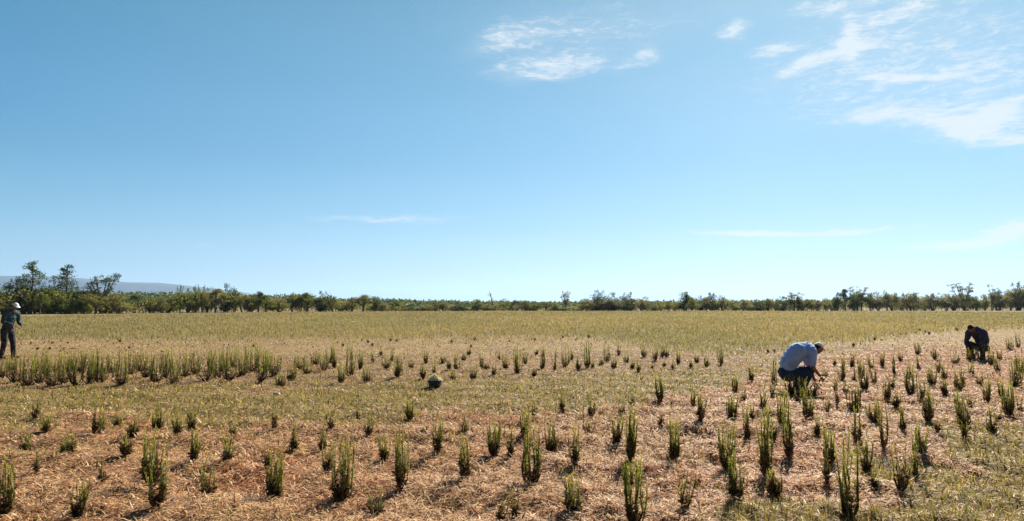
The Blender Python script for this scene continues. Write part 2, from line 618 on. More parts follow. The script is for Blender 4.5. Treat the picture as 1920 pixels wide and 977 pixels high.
# ------------------------------------------------------------------ tubes
def tube_geo(points, radii, sides=5):
    """Vertices and quads of a tapering tube through points."""
    V, Q = [], []
    pts = [Vector(p) for p in points]
    for i, p in enumerate(pts):
        t = (pts[min(i + 1, len(pts) - 1)] - pts[max(i - 1, 0)]).normalized()
        a = t.orthogonal().normalized(); b = t.cross(a)
        if i and a.dot(pa) < 0:
            a, b = -a, -b
        pa = a
        for k in range(sides):
            f = 2 * math.pi * k / sides
            V.append(p + (a * math.cos(f) + b * math.sin(f)) * radii[i])
    for i in range(len(pts) - 1):
        for k in range(sides):
            k2 = (k + 1) % sides
            Q += [i * sides + k, i * sides + k2, (i + 1) * sides + k2, (i + 1) * sides + k]
    return np.array(V), np.array(Q)


class MB:
    """Collects quads with a tint and a material slot."""
    def __init__(self):
        self.V, self.Q, self.T, self.S, self.n = [], [], [], [], 0

    def add(self, V, Q, tint=(1, 1, 1), slot=0):
        V = np.asarray(V, float).reshape(-1, 3)
        self.V.append(V); self.Q.append(np.asarray(Q) + self.n)
        t = np.asarray(tint, float)
        self.T.append(np.tile(t, (len(V), 1)) if t.ndim == 1 else t)
        self.S.append(np.full(len(Q) // 4, slot, np.int32)); self.n += len(V)

    def tube(self, pts, radii, sides=5, tint=(1, 1, 1), slot=0):
        V, Q = tube_geo(pts, radii, sides); self.add(V, Q, tint, slot)

    def leaves(self, P, D, length, width, tint, slot=0):
        """Rhombic leaves at P pointing along D."""
        n = len(P)
        D = D / np.linalg.norm(D, axis=1, keepdims=True)
        rnd = rng.normal(size=(n, 3)); S = np.cross(D, rnd)
        S /= np.linalg.norm(S, axis=1, keepdims=True) + 1e-9
        l = np.asarray(length)[:, None]; w = np.asarray(width)[:, None]
        a = P; b = P + D * l * .45 + S * w * .5; c = P + D * l; d = P + D * l * .45 - S * w * .5
        V = np.stack([a, b, c, d], 1).reshape(-1, 3)
        Q = np.arange(4 * n)
        self.add(V, Q, np.repeat(tint, 4, 0), slot)

    def mesh(self, name, mats, smooth=False):
        me = mesh_np(name, np.vstack(self.V), 4, np.concatenate(self.Q), None, np.vstack(self.T), smooth)
        for m in mats:
            me.materials.append(m)
        if len(mats) > 1:
            me.polygons.foreach_set('material_index', np.concatenate(self.S))
        return me

    def build(self, name, mats, parent=None, smooth=False):
        return link(name, self.mesh(name, mats, smooth), parent)


# ------------------------------------------------------------------ shrubs
def shoot_mesh(kind):
    mb = MB()
    lean = random.uniform(.0, .10); ph = random.uniform(0, 6.28); bow = random.uniform(-.09, .09)
    curve = lambda t: np.stack([np.cos(ph) * (lean * t ** 1.4) + bow * np.sin(3 * t), np.sin(ph) * (lean * t ** 1.4) + bow * np.cos(2.5 * t) - bow, t], -1)
    ts = np.linspace(0, .97, 7)
    top = (.14, .15, .065) if kind != 'y' else (.30, .25, .11)
    low = (.11, .075, .05)
    tt = np.repeat(np.array([np.array(low) * (1 - t) + np.array(top) * t for t in ts]), 5, 0)
    V, Q = tube_geo(curve(ts), [.013 * (1 - .6 * t) for t in ts], 5)
    mb.add(V, Q, tt)
    n = {'d': 350, 'g': 280, 's': 200, 'y': 130, 'k': 310}[kind]
    t = rng.random(n) ** {'d': 1.0, 'g': 1.05, 's': 1.0, 'y': .8, 'k': 1.2}[kind] * .96 + .03
    P = curve(t)
    f = rng.uniform(0, 2 * math.pi, n)
    up = rng.uniform(.5, 2.6, n)
    D = np.stack([np.cos(f), np.sin(f), up], 1)
    nt_ = random.randint(0, 2)
    which = rng.integers(0, nt_ + 2, n)
    for q in range(nt_):        # side twigs
        t0 = random.uniform(.15, .72); a_ = random.uniform(0, 6.28); ln_ = random.uniform(.12, .30); out_ = random.uniform(.15, .35)
        base_ = curve(np.array([t0]))[0]; dir_ = np.array([math.cos(a_) * out_, math.sin(a_) * out_, 1.0]); dir_ /= np.linalg.norm(dir_)
        mb.tube([base_, base_ + dir_ * ln_ * .5, base_ + dir_ * ln_ + np.array([0, 0, .03])], [.007, .005, .003], 3, top)
        m_ = which == q
        k_ = rng.random(int(m_.sum()))
        P[m_] = base_ + dir_ * (k_ * ln_)[:, None]
        t[m_] = t0 + k_ * ln_
        D[m_] += dir_ * .8
    ln = rng.uniform(.05, .12, n) * (1.25 - .70 * t)
    wd = ln * rng.uniform(.15, .26, n)
    g = {'d': [(.17, .19, .06), (.24, .25, .085), (.12, .14, .045)], 'g': [(.24, .235, .085), (.31, .285, .11), (.16, .165, .06)],
         's': [(.25, .24, .09), (.32, .29, .12), (.17, .17, .065)], 'y': [(.25, .20, .08), (.32, .24, .11), (.18, .165, .05)],
         'k': [(.12, .125, .045), (.18, .17, .065), (.11, .085, .04)]}[kind]
    tint = pick(g, n, .25) * (.85 + .75 * np.clip((t - .45) / .5, 0, 1) ** 1.2 * (rng.random(n) < .8))[:, None] * (np.array((1.08, 1, .9)) ** (t > .6)[:, None])
    dead = (rng.random(n) < np.clip(.70 - 2.4 * t, 0, 1))
    tint[dead] = pick([(.10, .06, .035), (.15, .09, .05), (.07, .05, .04)], int(dead.sum()))
    mb.leaves(P, D, ln, wd, tint)
    return mb.mesh('shoot', [M_SHOOT])


SHOOTS = {k: [shoot_mesh(k) for _ in range(9)] for k in 'dgsyk'}

# x, base y, top y, width (all in photograph pixels), look
PLANTS = [
    (66, 790, 752, 12, 's'), (47, 850, 808, 20, 'g'), (85, 816, 783, 16, 'g'), (184, 815, 762, 26, 'g'), (218, 802, 776, 14, 's'),
    (249, 825, 790, 18, 'k'), (293, 802, 762, 22, 'g'), (334, 820, 778, 16, 'g'), (361, 806, 763, 18, 'g'), (124, 855, 815, 30, 'g'),
    (237, 862, 825, 26, 'k'), (286, 905, 812, 44, 'd'), (268, 892, 803, 12, 'y'), (193, 900, 857, 12, 'y'), (68, 887, 848, 8, 'y'),
    (426, 870, 815, 18, 'g'), (437, 822, 793, 10, 's'), (390, 925, 856, 36, 's'), (144, 962, 893, 24, 'g'), (10, 958, 866, 30, 'g'),
    (66, 988, 950, 14, 'y'), (90, 990, 955, 10, 'y'), (514, 807, 766, 9, 's'), (515, 925, 840, 34, 'd'), (637, 928, 812, 50, 'd'),
    (671, 790, 760, 6, 's'), (690, 818, 778, 20, 's'), (719, 858, 812, 18, 'g'), (751, 915, 808, 34, 'g'), (703, 962, 913, 28, 's'),
    (768, 790, 752, 20, 'g'), (819, 852, 785, 16, 'd'), (871, 815, 778, 16, 's'), (870, 905, 822, 28, 'g'), (926, 858, 795, 24, 'd'),
    (938, 978, 922, 16, 'y'), (790, 818, 805, 12, 'k'), (957, 862, 810, 12, 'g'), (997, 908, 793, 40, 'd'), (1034, 845, 783, 24, 'k'),
    (1002, 783, 753, 14, 's'), (1054, 775, 733, 9, 'g'), (1080, 878, 808, 22, 'g'), (1075, 955, 883, 38, 'g'), (1109, 785, 742, 18, 's'),
    (1184, 766, 740, 10, 'd'), (1164, 784, 750, 18, 's'), (1181, 872, 776, 24, 'd'), (1190, 985, 866, 34, 'd'), (1237, 757, 712, 16, 'd'),
    (1241, 806, 780, 8, 'k'), (1265, 864, 784, 28, 'g'), (1300, 767, 720, 12, 's'), (1316, 803, 752, 20, 'g'), (1379, 738, 700, 12, 'd'),
    (1394, 752, 722, 10, 's'), (1374, 787, 748, 26, 'd'), (1402, 822, 764, 16, 'g'), (1364, 878, 788, 38, 'g'), (1380, 938, 862, 32, 'd'),
    (1285, 955, 878, 24, 'y'), (1431, 775, 723, 12, 'g'), (1437, 888, 772, 24, 'd'), (965, 978, 922, 10, 'y'), (1467, 803, 724, 16, 'g'),
    (1480, 856, 742, 22, 'g'), (1516, 791, 732, 24, 'd'), (1532, 822, 790, 10, 'k'), (1551, 908, 800, 10, 's'), (1553, 780, 736, 8, 's'),
    (1600, 772, 728, 26, 'k'), (1571, 765, 728, 10, 'y'), (1594, 975, 838, 34, 'g'), (1657, 846, 750, 18, 'y'), (1638, 796, 755, 24, 'g'),
    (1681, 771, 744, 14, 'g'), (1693, 818, 773, 12, 'k'), (1690, 920, 824, 26, 'y'), (1717, 892, 786, 14, 'g'), (1741, 800, 743, 26, 'g'),
    (1798, 772, 738, 18, 's'), (1851, 751, 703, 22, 's'), (1893, 782, 726, 28, 'd'), (1871, 792, 763, 12, 'y'), (1808, 830, 794, 12, 'y'),
    (1756, 824, 800, 16, 'y'), (1642, 916, 884, 18, 'y'), (1453, 724, 666, 14, 's'), (1578, 714, 666, 14, 'g'), (1600, 714, 686, 10, 's'),
    (1614, 706, 670, 14, 'g'), (1637, 720, 674, 16, 'y'), (1677, 703, 666, 10, 's'), (1706, 741, 690, 24, 'd'), (1747, 724, 684, 16, 'g'),
    (1772, 713, 684, 14, 'g'), (1799, 730, 688, 28, 'g'), (1753, 678, 654, 14, 'k'), (1688, 679, 658, 10, 's'), (1720, 668, 640, 12, 's'),
    (1621, 735, 700, 18, 'k'), (1664, 755, 716, 14, 'k'), (1900, 724, 668, 38, 'g'), (1858, 686, 652, 14, 'k'), (1876, 678, 654, 12, 's'),
    (1893, 657, 630, 14, 'g'), (1909, 652, 624, 12, 's'), (1791, 684, 660, 16, 'g'), (1728, 757, 712, 12, 's'), (1546, 706, 684, 12, 's'),
    (1655, 690, 662, 10, 'g'), (1633, 692, 666, 12, 's'), (1598, 690, 664, 9, 'g'), (1565, 735, 708, 10, 'y'), (1587, 742, 716, 12, 's'),
    (1772, 742, 716, 14, 'k'), (1824, 706, 680, 12, 's'), (1838, 722, 696, 14, 'y'), (1870, 700, 672, 14, 's'), (1914, 700, 668, 16, 'g'),
    (1818, 770, 742, 10, 'y'), (1705, 712, 684, 12, 's'), (1722, 694, 668, 12, 's'), (1760, 700, 672, 10, 'y'), (1412, 790, 760, 14, 's'),
    (1450, 830, 790, 14, 'k'), (1497, 760, 732, 12, 's'), (1448, 752, 716, 10, 's'), (1916, 770, 736, 14, 's'), (1880, 744, 712, 14, 'g'),
]
HEDGE = [   # the dense strip on the left and its thinner run towards the right
    (971, 700, 653, 18, 'd'), (1001, 706, 688, 9, 'k'), (1017, 691, 650, 14, 'k'), (1040, 693, 652, 10, 's'), (1060, 686, 646, 18, 'g'),
    (1085, 693, 671, 12, 'k'), (1101, 691, 642, 13, 'd'), (1112, 692, 674, 10, 's'), (1126, 683, 664, 12, 'd'), (1138, 675, 640, 16, 'g'),
    (1149, 692, 670, 14, 'k'), (1160, 664, 641, 9, 's'), (1186, 689, 671, 10, 'k'), (1197, 696, 673, 12, 's'), (1207, 669, 646, 16, 'g'),
    (1229, 675, 648, 16, 'g'), (1242, 670, 646, 10, 'd'), (1250, 669, 650, 10, 'g'), (1245, 684, 674, 9, 'k'), (1261, 691, 671, 8, 's'),
    (1271, 681, 658, 16, 'k'), (1295, 690, 672, 9, 's'), (1306, 678, 663, 10, 'k'), (1325, 687, 665, 13, 'k'), (1352, 683, 648, 12, 'd'),
    (1005, 664, 652, 9, 's'), (488, 718, 652, 26, 'd'), (515, 706, 666, 26, 'g'), (527, 724, 698, 22, 'k'), (562, 693, 660, 24, 'g'),
    (575, 701, 678, 20, 'g'), (606, 696, 664, 28, 'g'), (618, 682, 648, 16, 'd'), (627, 691, 656, 12, 's'), (640, 720, 684, 16, 'g'),
    (658, 705, 648, 28, 'd'), (674, 692, 658, 14, 'g'), (688, 716, 688, 20, 'g'), (714, 669, 655, 8, 's'), (724, 691, 666, 22, 'g'),
    (734, 679, 653, 8, 's'), (746, 710, 668, 20, 'g'), (798, 681, 653, 10, 'd'), (794, 713, 686, 14, 'k'), (814, 703, 661, 5, 's'),
    (831, 680, 666, 12, 'g'), (858, 692, 660, 18, 'g'), (850, 711, 692, 10, 's'), (879, 664, 650, 10, 'k'), (887, 710, 688, 13, 'k'),
    (903, 691, 651, 10, 's'), (912, 692, 676, 18, 'k'), (927, 705, 682, 12, 's'), (948, 690, 664, 14, 'g'), (935, 672, 654, 10, 's'),
    (985, 682, 660, 12, 's'), (1072, 672, 652, 10, 's'), (1174, 676, 656, 12, 's'), (1222, 690, 676, 8, 's'), (700, 682, 664, 12, 's'),
    (770, 690, 670, 12, 's'), (842, 694, 674, 10, 'k'), (868, 676, 658, 12, 's'), (545, 716, 682, 18, 'g'), (592, 686, 660, 18, 's'),
    (6, 712, 668, 24, 's'), (28, 716, 664, 26, 'g'), (50, 722, 660, 28, 'g'), (72, 718, 656, 28, 'd'), (96, 722, 660, 26, 'g'),
    (118, 718, 664, 26, 'g'), (142, 720, 658, 30, 'd'), (166, 718, 656, 30, 'd'), (190, 716, 664, 26, 'g'), (210, 698, 660, 24, 'g'),
    (228, 722, 660, 32, 'd'), (246, 700, 656, 22, 'g'), (264, 696, 660, 26, 'g'), (290, 716, 652, 30, 'd'), (310, 710, 658, 24, 'k'),
    (326, 722, 654, 30, 'd'), (344, 706, 658, 24, 'g'), (366, 700, 652, 26, 'g'), (386, 714, 658, 30, 'g'), (408, 706, 650, 24, 'd'),
    (430, 716, 656, 30, 'd'), (452, 704, 650, 26, 'g'), (470, 698, 648, 24, 'd'), (60, 698, 664, 22, 's'), (110, 698, 662, 22, 's'),
    (130, 696, 660, 20, 'g'), (182, 698, 654, 20, 'g'), (395, 694, 656, 18, 's'), (440, 690, 652, 18, 's'), (500, 696, 660, 20, 'g'),
    (20, 694, 666, 18, 's'), (84, 702, 664, 18, 'g'), (152, 700, 658, 18, 's'), (275, 708, 662, 22, 'g'), (420, 698, 656, 20, 'g'),
]
SEEDLINGS = [(58, 646), (70, 657), (82, 645), (93, 656), (98, 645), (113, 651), (113, 659), (127, 645), (135, 654), (198, 648), (213, 645), (225, 642),
             (250, 650), (242, 653), (295, 642), (361, 652), (405, 638), (420, 648), (476, 652), (533, 646), (587, 651), (633, 644), (643, 648),
             (678, 641), (690, 644), (698, 648), (714, 651), (732, 641), (744, 641), (825, 651), (847, 642), (883, 651), (890, 639), (908, 642),
             (955, 640), (1003, 638), (1055, 634), (1080, 637), (1104, 634), (1136, 642), (1195, 627), (1240, 640),
             (1600, 651), (1613, 648), (1630, 641), (1640, 639), (1652, 639), (1675, 630), (1688, 628), (1698, 627), (1716, 626), (1724, 622),
             (1735, 624), (1742, 627), (1755, 622), (1768, 621), (1782, 624), (1795, 621), (1440, 663), (1452, 660), (1470, 664), (1395, 662), (1372, 662)]

ORD = 'first second third fourth fifth sixth seventh eighth ninth tenth eleventh twelfth thirteenth fourteenth fifteenth sixteenth seventeenth eighteenth nineteenth twentieth'.split()


def ordinal(i):
    if i < 20:
        return ORD[i]
    tens = {2: 'twenty', 3: 'thirty', 4: 'forty', 5: 'fifty'}[(i + 1) // 10]
    return tens + '-' + ORD[(i + 1) % 10 - 1] if (i + 1) % 10 else {3: 'thirtieth', 4: 'fortieth', 5: 'fiftieth'}[(i + 1) // 10]


def look_words(p):
    x, vb, vt, w, k = p
    h = vb - vt
    full = (vb - 572) * .30
    size = 'tall' if h > full * .95 else ('low' if h < full * .55 else 'knee-high')
    shape = 'slender' if w / h < .24 else ('bushy' if w / h > .42 else 'upright')
    colour = {'d': 'deep green', 'g': 'olive green', 's': 'thin-leaved', 'y': 'dry yellow', 'k': 'dark'}[k]
    return f'{size} {shape} {colour} shrub'


def label_plants(plants, names):
    """Row by row, each plant gets its place counted from the left of its row and sector."""
    buckets = {}
    for p in plants:
        buckets.setdefault(names(p), []).append(p)
    out = {}
    for key, ps in buckets.items():
        for i, p in enumerate(sorted(ps)):
            out[p] = f'{look_words(p)}, {ordinal(i)} from left {key}'
    return out


def row_field(p):
    x, vb = p[0], p[1]
    if vb > 885:
        r = 'in front row'
    elif vb > 835:
        r = 'in second row'
    elif vb > 795:
        r = 'in third row'
    elif vb > 745:
        r = 'in fourth row'
    elif vb > 700:
        r = 'level with crouching men'
    else:
        r = 'behind the crouching men'
    s = ', left side' if x < 640 else (', middle' if x < 1280 else ', right side')
    return r + (s if vb > 745 else '')


def row_hedge(p):
    x, vb = p[0], p[1]
    r = 'along front of' if vb > 703 else 'at back of'
    s = 'dense left planting' if x < 480 else ('thinning middle planting' if x < 960 else 'sparse planting end')
    return f'{r} {s}'


def make_shrub(p, label, group):
    x, vb, vt, w, k = p
    gx, gy = px_ground(x, vb)
    gz = hz(gx, gy)
    ppm = F_PX / gy
    h = (vb - vt) / ppm * 1.16
    wid = max(w / ppm, .03) * (1.3 if vb < 726 and x < 700 else 1.15)
    root = empty('shrub', (gx, gy, gz))
    tag(root, label, 'shrub', group)
    dense = {'d': 1.35, 'g': 1.1, 's': .7, 'y': .7, 'k': 1.25}[k]
    n = int(np.clip(round(wid / .017 * dense), 3, 15))
    if vb < 726 and x < 700:
        n = int(min(n * 1.35 + 1, 13))
    elif vb < 700:
        n = min(n, 10)
    mb = MB()
    spots = []
    ring = [(.014 * math.cos(q), .014 * math.sin(q), -.04) for q in (0, 1.571, 3.142, 4.712)]
    mb.add(ring + [(q[0], q[1], .0) for q in ring], [0, 1, 5, 4, 1, 2, 6, 5, 2, 3, 7, 6, 3, 0, 4, 7], (1, 1, 1))
    for i in range(n):
        a = random.uniform(0, 6.283) if n > 2 else random.choice((0, 3.14)) + random.uniform(-.5, .5)
        rr = 0 if i == 0 else wid * .40 * math.sqrt(random.uniform(.15, 1))
        bx, by = math.cos(a) * rr, math.sin(a) * rr
        if i == 0:
            bx = random.uniform(-.2, .2) * wid
        bz = h * random.uniform(.05, .20)
        spots.append((bx, by, bz))
        mid = (bx * .62, by * .62, bz * .48)
        V, Q = tube_geo([(bx * .2, by * .2, bz * .08), mid, (bx, by, bz + .01)], [.012, .010, .008], 4)
        b0 = mb.n
        mb.add(V, Q, (1, 1, 1))
        mb.Q.append(np.array([4, 5, b0 + 1, b0, 5, 6, b0 + 2, b0 + 1, 6, 7, b0 + 3, b0 + 2, 7, 4, b0, b0 + 3]))
        mb.S.append(np.zeros(4, np.int32))
    # dead leaves and twigs low down
    nd = 30 + 18 * n
    sp = np.array(spots)[rng.integers(0, len(spots), nd)]
    f = (rng.random(nd) ** .8)[:, None]
    P = sp * f * np.array((1, 1, 2.2)) + rng.normal(size=(nd, 3)) * .007
    P[:, 2] = np.abs(P[:, 2])
    D = rng.normal(size=(nd, 3)); D[:, 2] = np.abs(D[:, 2]) * 1.2
    mb.leaves(P, D, rng.uniform(.03, .07, nd), rng.uniform(.009, .020, nd), pick([(.075, .042, .028), (.11, .06, .04), (.045, .032, .025)], nd), 1)
    mb.build('woody_base', [M_WOOD, M_SHOOT], root)
    for i, (bx, by, bz) in enumerate(spots):
        spike = i == 0 or i % 4 == 1
        top = h if i == 0 else h * (random.uniform(.8, 1.0) if spike else random.triangular(.45, 1.0, .78))
        s = link('shoot', random.choice(SHOOTS['s' if spike and k != 'y' and n > 3 else k if random.random() < .8 else random.choice('gsk')]), root)
        s.location = (bx, by, bz)
        L = max(top - bz, .04)
        fat = max(.45, min(1.1, .24 / L)) * random.uniform(.75, 1.2) * (.8 if spike else 1)
        s.scale = (L * fat, L * fat, L)
        lean = {'d': .05, 'g': .07, 's': .10, 'y': .20, 'k': .06}[k]
        s.rotation_euler = (random.uniform(-lean, lean) - by / max(h, .1) * (.15 if spike else .38), random.uniform(-lean, lean) + bx / max(h, .1) * (.15 if spike else .38), random.uniform(0, 6.28))
    return root


# the gaps of the rows hold lower plants
_r = random.Random(3)
PLANTS += [(1836, 678, 650, 22, 'g'), (1820, 680, 658, 14, 'k'), (1484, 745, 712, 18, 'k'), (1506, 750, 716, 22, 'g'), (1526, 748, 722, 14, 's')]
tries = 0
while len(PLANTS) < 172 and tries < 4000:
    tries += 1
    v_ = _r.uniform(682, 960)
    x_ = _r.uniform(1380, 1915) if _r.random() < .93 else _r.uniform(20, 1380)
    if v_ < float(L_NEAR(x_)) + 4 or (v_ > 820 and x_ > 1700 + (977 - v_) * .5) or (1440 < x_ < 1560 and v_ < 760):
        continue
    g_ = (v_ - 572) * .17
    if any(abs(q[0] - x_) < g_ + 6 and abs(q[1] - v_) < g_ * .55 + 4 for q in PLANTS):
        continue
    hh = (v_ - 572) * _r.uniform(.12, .24)
    PLANTS.append((round(x_), round(v_), round(v_ - hh), max(6, round(hh * _r.uniform(.25, .6))), _r.choice('gsgkys')))
lab = label_plants(PLANTS, row_field)
for p in PLANTS:
    make_shrub(p, lab[p], 'young shrubs planted in rows across the straw')
lab = label_plants(HEDGE, row_hedge)
for p in HEDGE:
    make_shrub(p, lab[p], 'shrubs of the dense planted strip')


def seedling_mesh():
    mb = MB()
    n = 70
    P = rng.normal(size=(n, 3)) * (.015, .015, .02); P[:, 2] = np.abs(P[:, 2])
    D = rng.normal(size=(n, 3)) * .38; D[:, 2] = np.abs(D[:, 2]) + .7
    mb.leaves(P, D, rng.uniform(.06, .13, n), rng.uniform(.012, .03, n), pick([(.07, .08, .03), (.10, .09, .04), (.06, .05, .03)], n))
    mb.tube([(0, 0, -.02), (0, 0, .05), (.01, 0, .12)], [.012, .010, .006], 4, (.06, .05, .03))
    return mb.mesh('seedling', [M_SHOOT])


sm = [seedling_mesh() for _ in range(4)]
for (x, vb) in SEEDLINGS:
    gx, gy = px_ground(x, vb)
    o = link('seedling', random.choice(sm))
    o.location = (gx, gy, hz(gx, gy))
    o.rotation_euler = (0, 0, random.uniform(0, 6.28))
    s = random.uniform(.35, 1.15) * gy / 28
    o.scale = (s, s, s * 1.1)
    right = x > 1300
    tag(o, 'tiny dark seedling in the far curved line beside the crouching men' if right else 'tiny dark seedling on the pale strip behind the dense shrubs', 'seedling',
        'seedlings in the far curved line' if right else 'seedlings on the pale strip')

# ------------------------------------------------------------------ trees
def blob_leaves(mb, c, r, n, size, cols, low_cut=-.8):
    """Leaf-sized faces through an uneven clump."""
    D = rng.normal(size=(n, 3)); D /= np.linalg.norm(D, axis=1, keepdims=True)
    q = rng.random(n) ** .45
    lump = .75 + .5 * vnoise(D[:, 0] * 2.2 + c[0], D[:, 1] * 2.2 + D[:, 2] * 1.7 + c[2], int(abs(c[0] * 13)) + 2)
    P = D * (q * lump)[:, None] * np.array(r)
    keep = D[:, 2] > low_cut
    P = P[keep] + np.array(c)
    n = len(P)
    dirs = rng.normal(size=(n, 3)) + D[keep] * .5
    mb.leaves(P, dirs, rng.uniform(.6, 1.4, n) * size, rng.uniform(.35, .75, n) * size, pick(cols, n, .25))


GREENS = {
    'green': [(.10, .135, .025), (.15, .17, .034), (.06, .08, .018), (.20, .20, .045)],
    'olive': [(.16, .15, .045), (.22, .19, .065), (.11, .11, .035), (.26, .22, .09)],
    'dark': [(.055, .078, .022), (.085, .11, .026), (.035, .05, .018)],
    'grey': [(.19, .175, .10), (.26, .23, .14), (.13, .125, .07), (.31, .26, .17)],
}


def proto_tree(kind, shade):
    """Unit-height tree: (trunk mesh, crown mesh)."""
    T, C = MB(), MB()
    cols = GREENS[shade]
    if kind == 'bush':
        for i in range(4):
            a = random.uniform(0, 6.28); r = random.uniform(.1, .3)
            T.tube([(0, 0, -.05), (math.cos(a) * r * .5, math.sin(a) * r * .5, .25), (math.cos(a) * r, math.sin(a) * r, .6)], [.03, .02, .01], 5)
        for i in range(11):
            a = random.uniform(0, 6.28); r = random.uniform(0, .42)
            z = random.uniform(.18, .80) * (1 - .35 * r)
            s = random.uniform(.13, .24)
            blob_leaves(C, (math.cos(a) * r, math.sin(a) * r, z), (s * 1.15, s * 1.15, s), 230, .055, cols)
        for i in range(5):     # thin tips standing out of the top
            a = random.uniform(0, 6.28); r = random.uniform(0, .3)
            blob_leaves(C, (math.cos(a) * r, math.sin(a) * r, random.uniform(.82, .95)), (.05, .05, .09), 45, .04, cols)
    elif kind == 'tree':
        T.tube([(0, 0, -.05), (.02, 0, .2), (0, .02, .45), (.02, 0, .75)], [.045, .035, .025, .010], 6)
        for i in range(9):
            a = i * 2.4 + random.uniform(-.4, .4); z0 = random.uniform(.2, .5); r = random.uniform(.18, .42); z = z0 + random.uniform(.12, .42)
            T.tube([(0, 0, z0), (math.cos(a) * r * .5, math.sin(a) * r * .5, (z0 + z) * .5 + .03), (math.cos(a) * r, math.sin(a) * r, z)], [.02, .013, .006], 4)
            s = random.uniform(.09, .16)
            blob_leaves(C, (math.cos(a) * r, math.sin(a) * r, z), (s * 1.3, s * 1.3, s * .8), 230, .045, cols)
        for i in range(5):
            s = random.uniform(.08, .13)
            blob_leaves(C, (random.uniform(-.15, .15), random.uniform(-.15, .15), random.uniform(.68, .93)), (s * 1.2, s * 1.2, s * .8), 170, .045, cols)
    elif kind == 'tiered':     # bare lower trunk, flat clumps one above the other, thin top
        T.tube([(0, 0, -.03), (.01, 0, .3), (-.01, .01, .65), (0, 0, .98)], [.035, .028, .016, .005], 6)
        for i in range(38):
            z = .10 + .88 * ((i + random.random()) / 38) ** 1.25
            a = random.uniform(0, 6.28); r = (1.04 - z) * .60 * random.uniform(.2, 1.2)
            T.tube([(0, 0, z - .04), (math.cos(a) * r, math.sin(a) * r, z)], [.009, .004], 4)
            s = (.05 + .11 * (1.05 - z)) * random.uniform(.6, 1.3)
            blob_leaves(C, (math.cos(a) * r, math.sin(a) * r, z), (s * 1.5, s * 1.5, s * .55), int(60 + 170 * (1.05 - z)), .030, cols)
    elif kind == 'open':       # forked trunk, upright limbs with small clumps, sky between
        T.tube([(0, 0, -.03), (0, 0, .25), (.01, 0, .4)], [.05, .042, .035], 6)
        for i in range(8):
            a = i * .785 + random.uniform(-.3, .3); r = random.uniform(.18, .42); z = random.uniform(.68, .97)
            T.tube([(0, 0, .33), (math.cos(a) * r * .5, math.sin(a) * r * .5, .52), (math.cos(a) * r * .85, math.sin(a) * r * .85, z * .85), (math.cos(a) * r, math.sin(a) * r, z)], [.022, .016, .010, .004], 5)
            for q in range(9):
                s = random.uniform(.02, .055)
                f = random.uniform(.55, 1.05)
                e = (random.uniform(-.10, .10), random.uniform(-.10, .10), random.uniform(-.06, .05))
                T.tube([(math.cos(a) * r * f * .9, math.sin(a) * r * f * .9, z * f - .03), (math.cos(a) * r * f + e[0], math.sin(a) * r * f + e[1], z * f + e[2])], [.006, .002], 3)
                blob_leaves(C, (math.cos(a) * r * f + e[0], math.sin(a) * r * f + e[1], z * f + e[2]), (s * 1.6, s * 1.6, s * .9), int(20 + s * 700), .028, cols)
    elif kind == 'snag':       # leaning, nearly bare
        T.tube([(0, 0, -.03), (-.04, 0, .35), (-.10, 0, .7), (-.2, 0, 1.0)], [.035, .028, .018, .008], 5)
        for i in range(6):
            z = random.uniform(.35, .9); a = random.uniform(0, 6.28)
            T.tube([(-.2 * z, 0, z), (-.2 * z + math.cos(a) * .12, math.sin(a) * .12, z + .1)], [.010, .003], 4)
            blob_leaves(C, (-.2 * z + math.cos(a) * .10, math.sin(a) * .10, z + .08), (.035, .035, .05), 30, .03, cols)
    return T.mesh('trunk', [M_TRUNK]), C.mesh('crown', [M_CROWN])


PROTO = {}
for kind, shades, cnt in (('bush', ('green', 'olive', 'dark', 'grey'), 3), ('tree', ('green', 'olive', 'dark', 'grey'), 2), ('tiered', ('dark',), 2), ('open', ('dark', 'grey'), 2), ('snag', ('grey',), 2)):
    for sh in shades:
        PROTO[kind, sh] = [proto_tree(kind, sh) for _ in range(cnt)]


def tree_depth(x):
    return float(np.interp(x, [-200, 0, 250, 500, 900, 1920, 2200], [108, 115, 132, 155, 184, 196, 196]))


def make_tree(x, vt, w, kind, shade, label, back=0.0, group='trees and bushes along the far edge of the field'):
    Y = tree_depth(x) + back
    p = px_at(x, vt, Y)
    h = (max(p.z, 1.2) + .3) * 1.08
    wid = w / F_PX * Y
    root = empty('bush' if 'broad' in label else kind_name(kind), (p.x, Y, -.3), random.uniform(0, 6.28) if kind != 'snag' else 0)
    t, c = random.choice(PROTO['bush' if kind == 'full' else kind, shade])
    unit = {'bush': .95, 'full': .95, 'tree': .95, 'tiered': .80, 'open': .85, 'snag': .35}[kind]
    sx = max(wid / unit, h * .45) if kind != 'snag' else h
    root.scale = (sx, sx, h)
    link('trunk', t, root)
    link('crown', c, root)
    tag(root, label, 'bush' if kind == 'bush' or 'broad' in label else 'tree', group)
    return root


def kind_name(k):
    return {'bush': 'bush', 'tree': 'tree', 'full': 'tree', 'tiered': 'tree', 'open': 'tree', 'snag': 'dead_tree'}[k]


